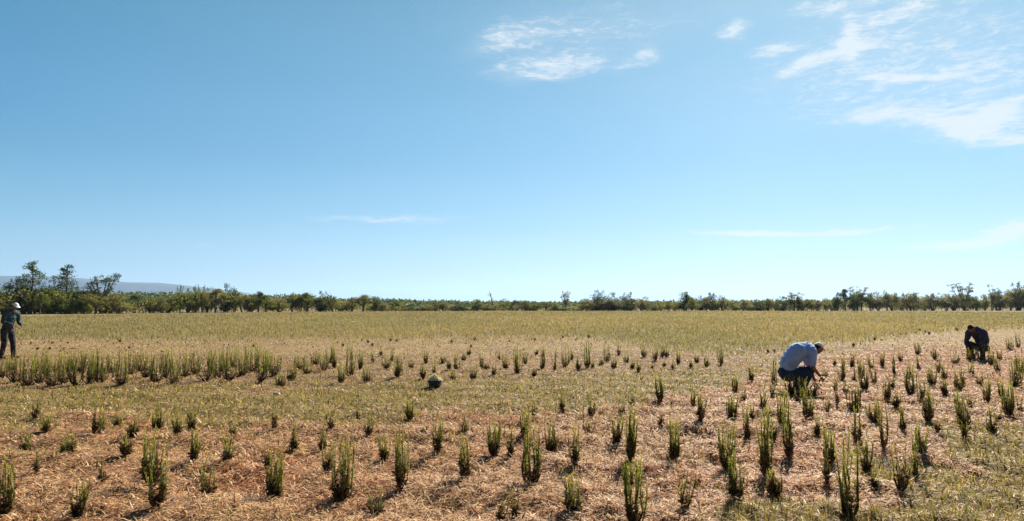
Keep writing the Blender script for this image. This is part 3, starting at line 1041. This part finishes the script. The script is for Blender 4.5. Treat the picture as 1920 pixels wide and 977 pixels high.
NAMED = [
    (62, 496, 62, 'tiered', 'dark', 'tall dark tree with a thin ragged top, leftmost of the three tall trees'),
    (126, 502, 66, 'tiered', 'dark', 'tall dark tiered tree, middle one of the three tall trees'),
    (192, 514, 58, 'open', 'dark', 'dark open-crowned tree on a forked trunk, rightmost of the three tall trees'),
    (36, 524, 46, 'full', 'dark', 'dark round tree just left of the leftmost tall tree'),
    (8, 536, 50, 'full', 'green', 'broad green bush at the left edge behind the standing man'),
    (52, 540, 56, 'full', 'dark', 'dark broad bush at the foot of the leftmost tall tree'),
    (96, 542, 54, 'full', 'green', 'green broad bush between the first two tall trees'),
    (132, 538, 58, 'full', 'dark', 'dark broad bush at the foot of the middle tall tree'),
    (168, 545, 50, 'full', 'olive', 'olive broad bush between the last two tall trees'),
    (200, 548, 48, 'full', 'dark', 'dark broad bush at the foot of the rightmost tall tree'),
    (925, 549, 22, 'snag', 'grey', 'thin leaning nearly bare tree standing alone in mid horizon'),
    (1060, 549, 22, 'open', 'grey', 'slender bare-limbed tree with two upright tips left of the flat-topped trees'),
    (1122, 547, 46, 'full', 'dark', 'dark flat-topped tree, left end of the tallest clump at mid horizon'),
    (1151, 551, 44, 'full', 'dark', 'dark tree, second in the tallest clump at mid horizon'),
    (1181, 551, 44, 'full', 'dark', 'dark tree, right end of the tallest clump at mid horizon'),
    (1284, 548, 34, 'full', 'dark', 'dark pointed tree between the two mid horizon clumps'),
    (1332, 550, 34, 'full', 'dark', 'dark square-topped tree right of the pointed tree'),
    (1352, 556, 16, 'open', 'grey', 'thin grey tree hard against the square-topped tree'),
    (1488, 551, 38, 'open', 'grey', 'grey sparse tree with a raised right limb'),
    (1606, 541, 34, 'open', 'grey', 'tall grey sparse tree rising over olive bushes'),
    (1700, 549, 26, 'snag', 'grey', 'V-forked bare tree on the right horizon'),
    (1712, 551, 26, 'open', 'grey', 'grey tree behind the V-forked bare tree'),
    (1806, 535, 44, 'open', 'grey', 'tallest grey tree with bare upright twigs on the right horizon'),
    (1866, 540, 30, 'open', 'dark', 'dark open tree near the right end of the tree line'),
    (1908, 532, 50, 'full', 'green', 'green tree at the very right end of the tree line'),
]
for t in NAMED:
    make_tree(*t)

# the hedge of bushes in front and between: skyline of the photograph
SKY_LINE = poly([(-260, 540), (-60, 530), (0, 552), (20, 548), (45, 535), (80, 545), (110, 540), (150, 545), (200, 552), (240, 557), (300, 552), (352, 538), (395, 540), (440, 543), (470, 552), (520, 553),
                 (560, 555), (585, 552), (640, 553), (680, 560), (740, 565), (800, 568), (840, 562), (880, 566), (960, 564), (1010, 562), (1080, 572), (1110, 555), (1200, 555), (1230, 565),
                 (1270, 557), (1340, 557), (1370, 567), (1400, 561), (1460, 567), (1480, 560), (1530, 564), (1560, 552), (1600, 550), (1660, 546), (1690, 560), (1740, 556), (1780, 550), (1820, 549), (1850, 556), (1890, 545), (1960, 546), (2200, 540)])
x = -230.0
i = 0
places = []
while x < 2150:
    left = x < 700
    w = random.triangular(20, 66, 34) if left else random.triangular(16, 56, 26)
    lift = random.triangular(-8, 12, 3) - (2 if x > 1440 else 0)
    top = float(SKY_LINE(x)) + lift
    shade = random.choice(['green', 'olive', 'green', 'dark', 'olive']) if left else random.choice(['grey', 'olive', 'green', 'grey', 'dark', 'olive'] if x > 1050 else ['dark', 'green', 'grey', 'olive'])
    kind = 'bush' if random.random() < .86 else 'tree'
    places.append((x, top, w, kind, shade, random.uniform(-6, 1)))
    x += w * random.uniform(.36, .62)
for j, (x, top, w, kind, shade, back) in enumerate(places):
    seg = ('behind the standing man' if x < 60 else 'below the three tall trees' if x < 240 else 'below the distant ridge' if x < 480 else 'on left mid horizon' if x < 900 else
           'beside the leaning bare tree' if x < 1080 else 'around the tallest mid clump' if x < 1240 else 'by the square-topped tree' if x < 1440 else 'on right mid horizon' if x < 1640 else 'on right horizon')
    places[j] = (x, top, w, kind, shade, back, seg)
count = {}
for (x, top, w, kind, shade, back, seg) in places:
    c = count.get(seg, 0); count[seg] = c + 1
    size = 'low' if top > 561 else 'tall' if top < 545 else 'mid-sized'
    make_tree(x, top, w, kind, shade, f'{size} {shade if shade != "grey" else "greyish"} leafy {"bush" if kind == "bush" else "tree"}, {ordinal(c)} from left {seg}', back)


# low scrub closing the foot of the tree line, and the woods further off
def far_wood(name, x0, x1, depth, vtop, rows, n, size, cols, label, extra=0):
    mb = MB()
    xs = rng.uniform(x0, x1, n)
    Y = depth(xs) + rng.uniform(0, rows, n)
    X = (xs - 960) / F_PX * Y
    top = np.array([H_CAM + (572 - v) / F_PX * y for v, y in zip(vtop(xs), Y)])
    top *= .72 + .56 * fbm(X / max(size * 9, 1), Y * 0, 5, 3)
    Z = top * rng.random(n) ** .6
    P = np.stack([X, Y, Z - .1], 1)
    D = rng.normal(size=(n, 3))
    mb.leaves(P, D, rng.uniform(.7, 1.5, n) * size, rng.uniform(.5, .9, n) * size, pick(cols, n, .25))
    o = mb.build(name, [M_CROWN])
    tag(o, label, 'woods', kind='stuff')


dep = lambda xs: np.interp(xs, [-300, 0, 250, 500, 900, 1920, 2200], [108, 115, 132, 155, 184, 196, 196])
far_wood('undergrowth', -300, 2200, lambda xs: dep(xs) - 4, lambda xs: SKY_LINE(xs) + 9, 12, 60000, .34,
         GREENS['olive'] + GREENS['green'] + GREENS['grey'] + [(.20, .15, .08)], 'tangled low scrub at the foot of the far trees')
far_wood('far_wood', -500, 2400, lambda xs: 420 + 0 * xs, lambda xs: np.interp(xs, [-500, 0, 300, 500, 700, 1000, 2400], [552, 551, 551, 556, 562, 567, 565]), 120, 40000, 1.6,
         GREENS['dark'] + GREENS['green'], 'dark woods beyond the tree line, one low mass')


# ------------------------------------------------------------------ distant hills
def ridge(name, Y, depth, profile, x0, x1, col, nx=160):
    """A long hill: crest at the given heights, slopes falling to the front and the back."""
    V, Q = [], []
    prof = [(-1, 0), (-.7, .25), (-.45, .55), (-.2, .88), (0, 1), (.4, .95), (1, 0)]
    m = len(prof)
    for i in range(nx):
        u = x0 + (x1 - x0) * i / (nx - 1)
        top = (572 - float(profile(u))) / F_PX * Y + H_CAM
        X = (u - 960) / F_PX * Y
        for (d, f) in prof:
            z = top * f
            if 0 < abs(d) < 1:
                z *= 1 + .10 * (float(fbm(np.array([X / 400.]), np.array([d * 3 + Y]), 4, 3)[0]) - .5)
            V.append((X, Y + d * depth, z - 2))
    for i in range(nx - 1):
        for j in range(m - 1):
            a = i * m + j
            Q += [a, a + m, a + m + 1, a + 1]
    m_ = mat_plain(name + ' scrub', col, noise=.3, scale=.004)
    me = mesh_np(name, V, 4, Q, m_, None, True)
    tag(link(name, me), kind='structure')


ridge('distant_ridge', 7600, 900, poly([(-900, 512), (-300, 514), (0, 517), (100, 518), (200, 525), (240, 529), (300, 530), (340, 534), (400, 541), (440, 546), (480, 556), (520, 566), (600, 575)]), -900, 600, (.075, .10, .10))
ridge('wooded_hill', 3600, 500, poly([(-900, 532), (-200, 536), (0, 541), (60, 542), (160, 545), (300, 549), (400, 553), (470, 560), (540, 568), (620, 575)]), -900, 620, (.05, .075, .04))

# ------------------------------------------------------------------ haze
def build_haze():
    bm = bmesh.new()
    bmesh.ops.create_cube(bm, size=1)
    x0, x1, y0, y1, z0, z1 = -19000, 19000, -19000, 19000, -4, 480
    for v in bm.verts:
        v.co = ((x0 + x1) / 2 + v.co.x * (x1 - x0), (y0 + y1) / 2 + v.co.y * (y1 - y0), (z0 + z1) / 2 + v.co.z * (z1 - z0))
    me = bpy.data.meshes.new('haze'); bm.to_mesh(me); bm.free()
    m = bpy.data.materials.new('haze'); m.use_nodes = True
    nt = m.node_tree; nt.nodes.remove(nt.nodes['Principled BSDF'])
    v = nt.nodes.new('ShaderNodeVolumePrincipled')
    v.inputs['Color'].default_value = (.46, .68, .98, 1)
    v.inputs['Density'].default_value = HAZE
    v.inputs['Anisotropy'].default_value = .3
    nt.links.new(v.outputs[0], nt.nodes['Material Output'].inputs['Volume'])
    me.materials.append(m)
    tag(link('haze', me), 'thin pale haze over the distance', 'haze', kind='stuff')


HAZE = 0.00007
build_haze()
# ------------------------------------------------------------------ people
M_SKIN = mat_plain('skin', (.20, .105, .065), rough=.6, noise=.1, spec=.35)
M_HAIR = mat_plain('dark hair', (.018, .014, .012), noise=.4, scale=80)
M_EYE = mat_plain('eye', (.02, .015, .012), noise=.05, rough=.3)
M_LIP = mat_plain('lips', (.17, .07, .055), noise=.05)


def skin_mesh(verts, edges, root, sub=2):
    """Grow a continuous surface round a skeleton: verts {name: (x, y, z, rx[, ry])}."""
    names = list(verts)
    me = bpy.data.meshes.new('tmp')
    me.from_pydata([verts[k][:3] for k in names], [(names.index(a), names.index(b)) for a, b in edges], [])
    o = bpy.data.objects.new('tmp', me); COL.objects.link(o)
    o.modifiers.new('s', 'SKIN')
    me.skin_vertices.new() if not me.skin_vertices else None
    for i, k in enumerate(names):
        sv = me.skin_vertices[0].data[i]
        r = verts[k][3:]
        sv.radius = (r[0], r[1] if len(r) > 1 else r[0])
        sv.use_root = (k == root)
    s = o.modifiers.new('ss', 'SUBSURF'); s.levels = sub; s.render_levels = sub
    dg = bpy.context.evaluated_depsgraph_get(); dg.update()
    out = bpy.data.meshes.new_from_object(o.evaluated_get(dg))
    bpy.data.objects.remove(o); bpy.data.meshes.remove(me)
    return out


def union_mesh(verts, edges, voxel=.011, fold=.006):
    """Cloth over a limb skeleton: rounded links fused into one surface, then creased."""
    bm = bmesh.new()
    Yax = Vector((0, 1, 0))
    for a, b in edges:
        A, B = verts[a], verts[b]
        pa, pb = Vector(A[:3]), Vector(B[:3])
        t = (pb - pa)
        if t.length < 1e-4: continue
        t.normalize()
        lat = (Yax - t * Yax.dot(t))
        lat = lat.normalized() if lat.length > .2 else t.orthogonal().normalized()
        dep = t.cross(lat).normalized()
        rings = []
        for f in np.linspace(0, 1, 5):
            c = pa.lerp(pb, f); rl = A[3] * (1 - f) + B[3] * f; rd = A[4] * (1 - f) + B[4] * f
            rings.append([bm.verts.new(c + lat * rl * math.cos(q) + dep * rd * math.sin(q)) for q in np.linspace(0, 2 * math.pi, 17)[:-1]])
        for i in range(4):
            for k in range(16):
                bm.faces.new((rings[i][k], rings[i][(k + 1) % 16], rings[i + 1][(k + 1) % 16], rings[i + 1][k]))
        bm.faces.new(rings[0][::-1]); bm.faces.new(rings[-1])
        for P, c in ((A, pa), (B, pb)):
            g = bmesh.ops.create_icosphere(bm, subdivisions=2, radius=1)
            for v in g['verts']:
                v.co = c + lat * v.co.x * P[3] * .99 + dep * v.co.y * P[4] * .99 + t * v.co.z * min(P[3], P[4]) * .8
    bmesh.ops.recalc_face_normals(bm, faces=bm.faces)
    me = bpy.data.meshes.new('tmp'); bm.to_mesh(me); bm.free()
    o = bpy.data.objects.new('tmp', me); COL.objects.link(o)
    m = o.modifiers.new('r', 'REMESH'); m.mode = 'VOXEL'; m.voxel_size = voxel; m.use_smooth_shade = True
    m = o.modifiers.new('s', 'SMOOTH'); m.factor = .5; m.iterations = 5
    tx = bpy.data.textures.new('folds', 'CLOUDS'); tx.noise_scale = .075; tx.noise_depth = 2
    m = o.modifiers.new('d', 'DISPLACE'); m.texture = tx; m.strength = fold * 4; m.mid_level = .5; m.texture_coords = 'LOCAL'
    m = o.modifiers.new('s2', 'SMOOTH'); m.factor = .5; m.iterations = 2
    dg = bpy.context.evaluated_depsgraph_get(); dg.update()
    out = bpy.data.meshes.new_from_object(o.evaluated_get(dg))
    bpy.data.objects.remove(o); bpy.data.meshes.remove(me)
    return out


def chain(*ks):
    return [(ks[i], ks[i + 1]) for i in range(len(ks) - 1)]


def head_bm(bm, c, fwd, up, r, eye_slot, lip_slot):
    """Head with brow, nose, jaw, ears; c is its centre, r its half width."""
    fwd = Vector(fwd).normalized(); up = Vector(up); side = fwd.cross(up).normalized(); up = side.cross(fwd).normalized()
    M = Matrix((side, fwd, up)).transposed()

    def put(geom_verts, f):
        for v in geom_verts:
            v.co = Vector(c) + M @ (f(v.co) * r)

    def shape(p):
        x, y, z = p
        jaw = max(0, -z)
        x *= .92 - .30 * jaw; y = y * 1.08 + (.10 * jaw if y > 0 else -.0)
        z *= 1.32
        if y > .5:      # brow, sockets and nose
            nose = max(0, 1 - abs(x) / .22) * max(0, 1 - abs(z + .12) / .32)
            y += .30 * nose
            y -= .10 * max(0, 1 - abs(abs(x) - .36) / .2) * max(0, 1 - abs(z - .12) / .18)
            y += .06 * max(0, 1 - abs(z - .36) / .15)
            y += .06 * max(0, 1 - abs(z + .58) / .12) * max(0, 1 - abs(x) / .3)
        return Vector((x, y, z))
    g = bmesh.ops.create_icosphere(bm, subdivisions=4, radius=1)
    put(g['verts'], shape)
    for s in (-1, 1):
        g = bmesh.ops.create_icosphere(bm, subdivisions=2, radius=1)
        put(g['verts'], lambda p, s=s: Vector((s * .93 + p.x * .08, p.y * .18 - .02, p.z * .30 - .03)))
        g = bmesh.ops.create_icosphere(bm, subdivisions=2, radius=1)
        fs = {f for v in g['verts'] for f in v.link_faces}
        put(g['verts'], lambda p, s=s: Vector((s * .36 + p.x * .13, p.y * .08 + .92, p.z * .07 + .13)))
        for f in fs: f.material_index = eye_slot
    g = bmesh.ops.create_icosphere(bm, subdivisions=2, radius=1)
    fs = {f for v in g['verts'] for f in v.link_faces}
    put(g['verts'], lambda p: Vector((p.x * .28, p.y * .07 + .98, p.z * .07 - .60)))
    for f in fs: f.material_index = lip_slot
    return M


def hand_meshes(wrist, d, palm_n, scale=1.0, curl=.5):
    """Five finger chains and a palm as skeletons rooted inside the palm."""
    d = Vector(d).normalized(); n = Vector(palm_n); s = d.cross(n).normalized(); n = s.cross(d).normalized()
    w = Vector(wrist)
    out = []
    pal = {'a': (*w, .026 * scale, .020 * scale), 'b': (*(w + d * .045 * scale), .036 * scale, .017 * scale), 'c': (*(w + d * .085 * scale), .036 * scale, .015 * scale)}
    out.append(skin_mesh(pal, chain('a', 'b', 'c'), 'a', 1))
    for i, (off, ln) in enumerate(((-.030, .070), (-.010, .080), (.011, .075), (.030, .058))):
        p = w + d * .075 * scale + s * off * scale
        vv = {'p0': (*p, .009 * scale)}
        q = p; dd = d.copy()
        for j in range(3):
            dd = (dd + n * curl * (.35 + .25 * j)).normalized()
            q = q + dd * ln * scale * (.42, .33, .25)[j]
            vv['p%d' % (j + 1)] = (*q, (.009, .008, .006)[j] * scale)
        out.append(skin_mesh(vv, chain('p0', 'p1', 'p2', 'p3'), 'p0', 1))
    p = w + d * .03 * scale - s * .028 * scale
    vv = {'p0': (*p, .012 * scale)}
    q = p
    for j, dd in enumerate(((d * .5 - s * .8), (d * .8 - s * .4 + n * .3), (d * .9 + n * .5))):
        q = q + dd.normalized() * (.035, .030, .024)[j] * scale
        vv['p%d' % (j + 1)] = (*q, (.011, .010, .008)[j] * scale)
    out.append(skin_mesh(vv, chain('p0', 'p1', 'p2', 'p3'), 'p0', 1))
    return out


def person(J, loc, rz, head, look, label, mats, cap=True, short_sleeve=True, loose=1.0):
    """J: joints of the posed figure. Body is one mesh; hair and clothes are its children."""
    root = empty('person', loc, rz)
    tag(root, label, 'person', None)
    RAD = {'pelvis': (.145, .115), 'waist': (.125, .10), 'chest': (.155, .115), 'collar': (.092, .074), 'neck': (.056,), 'skull': (.055,),
           'hipL': (.085,), 'hipR': (.085,), 'kneeL': (.058,), 'kneeR': (.058,), 'ankL': (.040,), 'ankR': (.040,), 'toeL': (.038, .026), 'toeR': (.038, .026),
           'shL': (.062,), 'shR': (.062,), 'elL': (.040,), 'elR': (.040,), 'wrL': (.027,), 'wrR': (.027,)}
    J = dict(J); J['skull'] = head[0]
    E = chain('pelvis', 'waist', 'chest', 'collar', 'neck', 'skull')
    for s in 'LR':
        E += chain('collar', 'sh' + s, 'el' + s, 'wr' + s) + chain('pelvis', 'hip' + s, 'knee' + s, 'ank' + s, 'toe' + s)
    body = skin_mesh({k: (*J[k], *RAD[k]) for k in RAD}, E, 'pelvis')
    bm = bmesh.new(); bm.from_mesh(body)
    head_bm(bm, head[0], look, head[1], .078, 1, 2)
    for s in 'LR':
        d = Vector(J['wr' + s]) - Vector(J['el' + s])
        for hm in hand_meshes(J['wr' + s], d + Vector((.05, 0, -.12)), (0, 1 if s == 'R' else -1, 0)):
            bm.from_mesh(hm); bpy.data.meshes.remove(hm)
    for f in bm.faces: f.smooth = True
    bm.to_mesh(body); bm.free()
    body.materials.clear()
    for m in (M_SKIN, M_EYE, M_LIP): body.materials.append(m)
    link('body', body, root)

    def garment(name, keys, extra, grow, edges, rt, mat):
        vv = {}
        for k in keys:
            r = RAD[k]
            vv[k] = (*J[k], *[q * grow[0] + grow[1] for q in (r if len(r) > 1 else (r[0], r[0]))])
        vv.update(extra)
        me = union_mesh(vv, edges)
        me.materials.clear(); me.materials.append(mat)
        return link(name, me, root)
    mix = lambda a, b, t: tuple(J[a][i] * (1 - t) + J[b][i] * t for i in range(3))
    pv, wv = Vector(J['pelvis']), Vector(J['waist'])
    ex = {'tail': (*pv.lerp(wv, .30), .150, .128), 'nape': (*mix('collar', 'neck', .62), .072, .068)}
    E2 = chain('tail', 'waist', 'chest', 'collar', 'nape')
    for s in 'LR':
        t = .9 if short_sleeve else .88
        if short_sleeve:
            ex['cuff' + s] = (*mix('sh' + s, 'el' + s, .85), .060, .060)
            E2 += chain('collar', 'sh' + s, 'cuff' + s)
        else:
            ex['e' + s] = (*J['el' + s], .054, .054)
            ex['cuff' + s] = (*mix('el' + s, 'wr' + s, t), .042, .042)
            E2 += chain('collar', 'sh' + s, 'e' + s, 'cuff' + s)
    garment('shirt', ['waist', 'chest', 'collar', 'shL', 'shR'], ex, (1.10 * loose, .018), E2, 'pelvis', mats['shirt'])
    ex, E2 = {}, []
    for s in 'LR':
        ex['hem' + s] = (*mix('knee' + s, 'ank' + s, .92), .058, .058)
        E2 += chain('pelvis', 'hip' + s, 'knee' + s, 'hem' + s)
    wa = mix('pelvis', 'waist', .45)
    ex['belt'] = (*wa, .140, .112)
    E2 += [('pelvis', 'belt')]
    garment('trousers', ['pelvis', 'hipL', 'hipR', 'kneeL', 'kneeR'], ex, (1.05, .014), E2, 'pelvis', mats['trousers'])
    for s in 'LR':
        vv = {'h': (J['ank' + s][0], J['ank' + s][1], J['ank' + s][2] - .03, .048, .045),
              'm': tuple(J['toe' + s]) + (.050, .034)}
        dv = (Vector(J['toe' + s]) - Vector(J['ank' + s])); dv.z = 0
        hv = Vector(vv['h'][:3]) - dv.normalized() * .04; hv.z = .045
        tv = Vector(J['toe' + s]) + dv.normalized() * .06; tv.z = .034
        vv['b'] = (*hv, .044, .044); vv['t'] = (*tv, .040, .028)
        me = skin_mesh(vv, chain('b', 'h', 'm', 't'), 'h')
        for p in me.polygons: p.use_smooth = True
        me.materials.clear(); me.materials.append(mats['shoe'])
        link('shoe', me, root)
    # hair and hat sit on the skull
    fwd = Vector(look).normalized(); up = Vector(head[1]); side = fwd.cross(up).normalized(); up = side.cross(fwd).normalized()
    M = Matrix((side, fwd, up)).transposed(); c = Vector(head[0]); r = .078
    bm = bmesh.new()
    bmesh.ops.create_icosphere(bm, subdivisions=4, radius=1)
    bmesh.ops.delete(bm, geom=[v for v in bm.verts if (v.co.z < .12 and v.co.y > -.15) or v.co.z < -.5], context='VERTS')
    for v in bm.verts:
        p = v.co
        n_ = 1 + .03 * math.sin(p.x * 23) * math.sin(p.z * 19 + p.y * 17)
        v.co = c + M @ (Vector((p.x * .99, p.y * 1.15, p.z * 1.40)) * r * n_)
    for f in bm.faces: f.smooth = True
    me = bpy.data.meshes.new('hair'); bm.to_mesh(me); bm.free(); me.materials.append(M_HAIR)
    link('hair', me, root)
    if cap:
        bm = bmesh.new()
        g = bmesh.ops.create_icosphere(bm, subdivisions=4, radius=1)
        bmesh.ops.delete(bm, geom=[v for v in bm.verts if v.co.z < .30], context='VERTS')
        for v in bm.verts:
            p = v.co
            v.co = c + M @ (Vector((p.x * 1.12, p.y * 1.24, p.z * 1.52 - .06)) * r)
        # visor
        pts = []
        for k in range(13):
            a = math.pi * k / 12
            pts.append((math.cos(a) * 1.02, math.sin(a) * 1.16, .42))
        outer = [(x * 1.0, .95 + (y) * .85 if y > .05 else y + .35, .26) for x, y, z in pts]
        vi = [bm.verts.new(c + M @ (Vector(p) * r)) for p in pts]; vo = [bm.verts.new(c + M @ (Vector(p) * r)) for p in outer]
        vi2 = [bm.verts.new(v.co + M @ Vector((0, 0, .06 * r))) for v in vi]; vo2 = [bm.verts.new(v.co + M @ Vector((0, 0, .06 * r))) for v in vo]
        for k in range(12):
            bm.faces.new((vi[k], vi[k + 1], vo[k + 1], vo[k])); bm.faces.new((vi2[k], vo2[k], vo2[k + 1], vi2[k + 1])); bm.faces.new((vo[k], vo[k + 1], vo2[k + 1], vo2[k]))
        bmesh.ops.recalc_face_normals(bm, faces=bm.faces)
        for f in bm.faces: f.smooth = True
        me = bpy.data.meshes.new('cap'); bm.to_mesh(me); bm.free(); me.materials.append(mats['cap'])
        link('cap', me, root)
    return root


def stoop(tw=0.0):
    """Deep squat, torso bent forward towards +x, hands near the ground."""
    return {'pelvis': (-.25, 0, .34), 'waist': (-.20, 0, .54), 'chest': (-.02, 0, .74), 'collar': (.16, 0, .79), 'neck': (.26, 0, .81),
            'shR': (.15, -.17, .75), 'elR': (.10, -.27, .48), 'wrR': (.30, -.18, .30),
            'shL': (.17, .17, .75), 'elL': (.29, .18, .45), 'wrL': (.36, .10, .17),
            'hipR': (-.22, -.10, .31), 'kneeR': (.11, -.20, .42), 'ankR': (-.06, -.18, .075), 'toeR': (.07, -.20, .036),
            'hipL': (-.22, .10, .31), 'kneeL': (.16, .17, .40), 'ankL': (.02, .15, .075), 'toeL': (.15, .17, .036)}


gx, gy = px_ground(1500, 737)
person(stoop(), (gx, gy, hz(gx, gy) - .005), R(6), ((.365, -.01, .795), (.55, 0, .85)), (.86, -.12, -.50),
       'person in light blue shirt and jeans squatting bent forward over the shrubs, facing right',
       {'shirt': mat_plain('light blue shirt cotton', (.27, .39, .62), noise=.12, scale=9), 'trousers': mat_plain('denim', (.022, .042, .082), noise=.25, scale=14),
        'shoe': mat_plain('dark shoe', (.03, .025, .022)), 'cap': mat_plain('cream cap cloth', (.82, .76, .64), noise=.08)}, loose=1.18)

J2 = stoop()
J2.update({'pelvis': (-.25, 0, .34), 'waist': (-.23, 0, .54), 'chest': (-.11, 0, .75), 'collar': (.06, 0, .83), 'neck': (.17, 0, .87), 'shR': (.05, .19, .77), 'shL': (.05, -.19, .77),
           'elR': (.14, .22, .49), 'wrR': (.22, .12, .27), 'elL': (.12, -.24, .49), 'wrL': (.22, -.14, .27),
           'hipR': (-.21, -.11, .32), 'kneeR': (.07, -.18, .46), 'hipL': (-.21, .11, .32), 'kneeL': (.10, .17, .45)})
for a in ('hip', 'knee', 'ank', 'toe'):
    p, q = J2[a + 'R'], J2[a + 'L']
    J2[a + 'R'], J2[a + 'L'] = (q[0], abs(q[1]), q[2]), (p[0], -abs(p[1]), p[2])
gx, gy = px_ground(1834, 676)
person(J2, (gx, gy, hz(gx, gy) - .005), R(205), ((.285, 0, .895), (.45, 0, .9)), (.88, 0, -.42),
       'person in navy shirt and dark green trousers squatting bent over, facing left, bareheaded',
       {'shirt': mat_plain('navy shirt cotton', (.035, .04, .075), noise=.25, scale=9), 'trousers': mat_plain('dark green trousers', (.03, .04, .03), noise=.4, scale=9),
        'shoe': mat_plain('brown shoe', (.04, .025, .018))}, cap=False, short_sleeve=False, loose=1.2)

gx, gy = px_ground(12, 674)
J3 = {'pelvis': (-.02, 0, .86), 'waist': (.00, 0, 1.03), 'chest': (.05, 0, 1.24), 'collar': (.10, 0, 1.36), 'neck': (.15, 0, 1.43),
      'shR': (.08, -.18, 1.33), 'elR': (.06, -.24, 1.07), 'wrR': (.31, -.16, 1.00),
      'shL': (.10, .18, 1.33), 'elL': (.11, .24, 1.07), 'wrL': (.34, .10, .98),
      'hipR': (-.02, -.10, .84), 'kneeR': (.02, -.12, .47), 'ankR': (-.05, -.13, .085), 'toeR': (.08, -.15, .038),
      'hipL': (-.02, .10, .84), 'kneeL': (.08, .11, .47), 'ankL': (.10, .13, .085), 'toeL': (.23, .14, .038)}
person(J3, (gx, gy, hz(gx, gy) - .005), R(-8), ((.205, 0, 1.535), (.3, 0, 1)), (.90, -.05, -.38),
       'person in teal shirt, dark trousers and white cap, standing at the left edge',
       {'shirt': mat_plain('dark teal shirt cotton', (.035, .062, .072), noise=.3, scale=9), 'trousers': mat_plain('dark patterned trousers', (.035, .033, .04), noise=.8, scale=14),
        'shoe': mat_plain('worn shoe', (.05, .04, .035)), 'cap': mat_plain('white cap cloth', (.75, .74, .72), noise=.05)}, short_sleeve=False)

# ------------------------------------------------------------------ basin of cuttings, stones
def lathe(name, prof, mat, parent, n=28, wob=0):
    V, Q = [], []
    for (r, z) in prof:
        for k in range(n):
            a = 2 * math.pi * k / n
            rr = r * (1 + wob * math.sin(3 * a + z * 9))
            V.append((rr * math.cos(a), rr * math.sin(a), z))
    for i in range(len(prof) - 1):
        for k in range(n):
            Q += [i * n + k, i * n + (k + 1) % n, (i + 1) * n + (k + 1) % n, (i + 1) * n + k]
    return link(name, mesh_np(name, V, 4, Q, mat, None, True), parent)


gx, gy = px_ground(815, 729)
bas = empty('basin', (gx, gy, hz(gx, gy)))
tag(bas, 'dark round basin on the ground in front of the planted strip', 'basin')
mb_ = mat_plain('dark plastic', (.025, .022, .03), rough=.45, noise=.15, spec=.4)
lathe('bowl', [(.0, .0), (.10, .0), (.128, .01), (.162, .14), (.160, .14), (.124, .02), (.0, .018)], mb_, bas)
lathe('rim', [(.159, .136), (.172, .136), (.174, .144), (.170, .151), (.160, .151), (.157, .144), (.159, .136)], mb_, bas)
mb = MB()
n = 700
q_ = rng.uniform(0, 6.28, n); w_ = .15 * rng.random(n) ** .7
P = np.stack([np.cos(q_) * w_, np.sin(q_) * w_, .255 - w_ * .78], 1)
D = rng.normal(size=(n, 3)); D[:, 2] *= .5
mb.leaves(P, D, rng.uniform(.03, .06, n), rng.uniform(.012, .024, n), pick([(.76, .72, .54), (.72, .68, .48), (.80, .77, .62)], n, .06))
# the heap under them
for i in range(7):
    zz = [(.11, .03), (.145, .125), (.135, .150), (.09, .190), (.05, .225), (.02, .250), (.001, .255)]
V, Q = [], []
for (r_, z_) in zz:
    for k in range(16):
        a = k * math.pi / 8
        V.append((r_ * math.cos(a) * (1 + .1 * math.sin(a * 3)), r_ * math.sin(a), z_))
for i in range(len(zz) - 1):
    for k in range(16):
        Q += [i * 16 + k, i * 16 + (k + 1) % 16, (i + 1) * 16 + (k + 1) % 16, (i + 1) * 16 + k]
mb.add(V, Q, (.62, .58, .40))
heap = mb.build('heap_of_cuttings', [M_STRAW])
heap.scale = (.88, .88, .90)
bas.scale = (.86, .86, .84)
heap.location = (gx, gy, hz(gx, gy))
tag(heap, 'pale cream heap of cuttings piled in the dark basin', 'cuttings')


def stone(u, v, s, label):
    gx, gy = px_ground(u, v)
    bm = bmesh.new(); bmesh.ops.create_icosphere(bm, subdivisions=3, radius=1)
    k = random.uniform(0, 50)
    for q in bm.verts:
        f = 1 + .35 * (float(vnoise(np.array([q.co.x * 1.6 + k]), np.array([q.co.y * 1.6 + q.co.z * 1.3]), 3)[0]) - .5)
        q.co = Vector((q.co.x * s * 1.3 * f, q.co.y * s * f, q.co.z * s * .75 * f))
    me = bpy.data.meshes.new('stone'); bm.to_mesh(me); bm.free()
    me.materials.append(M_STONE)
    o = link('stone', me); o.location = (gx, gy, hz(gx, gy) + s * .35); o.rotation_euler = (0, .2, k)
    tag(o, label, 'stone', 'pale stones lying on the field')


M_STONE = mat_plain('pale stone', (.62, .52, .42), noise=.2, scale=20)
stone(519, 744, .050, 'pale stone on the grass left of the basin, largest of the stones')
stone(819, 772, .030, 'small pale stone below the basin at the edge of the straw')
stone(1103, 765, .022, 'small white stone in the grass right of the middle')
stone(720, 851, .018, 'tiny white stone at the foot of a shrub in the middle')
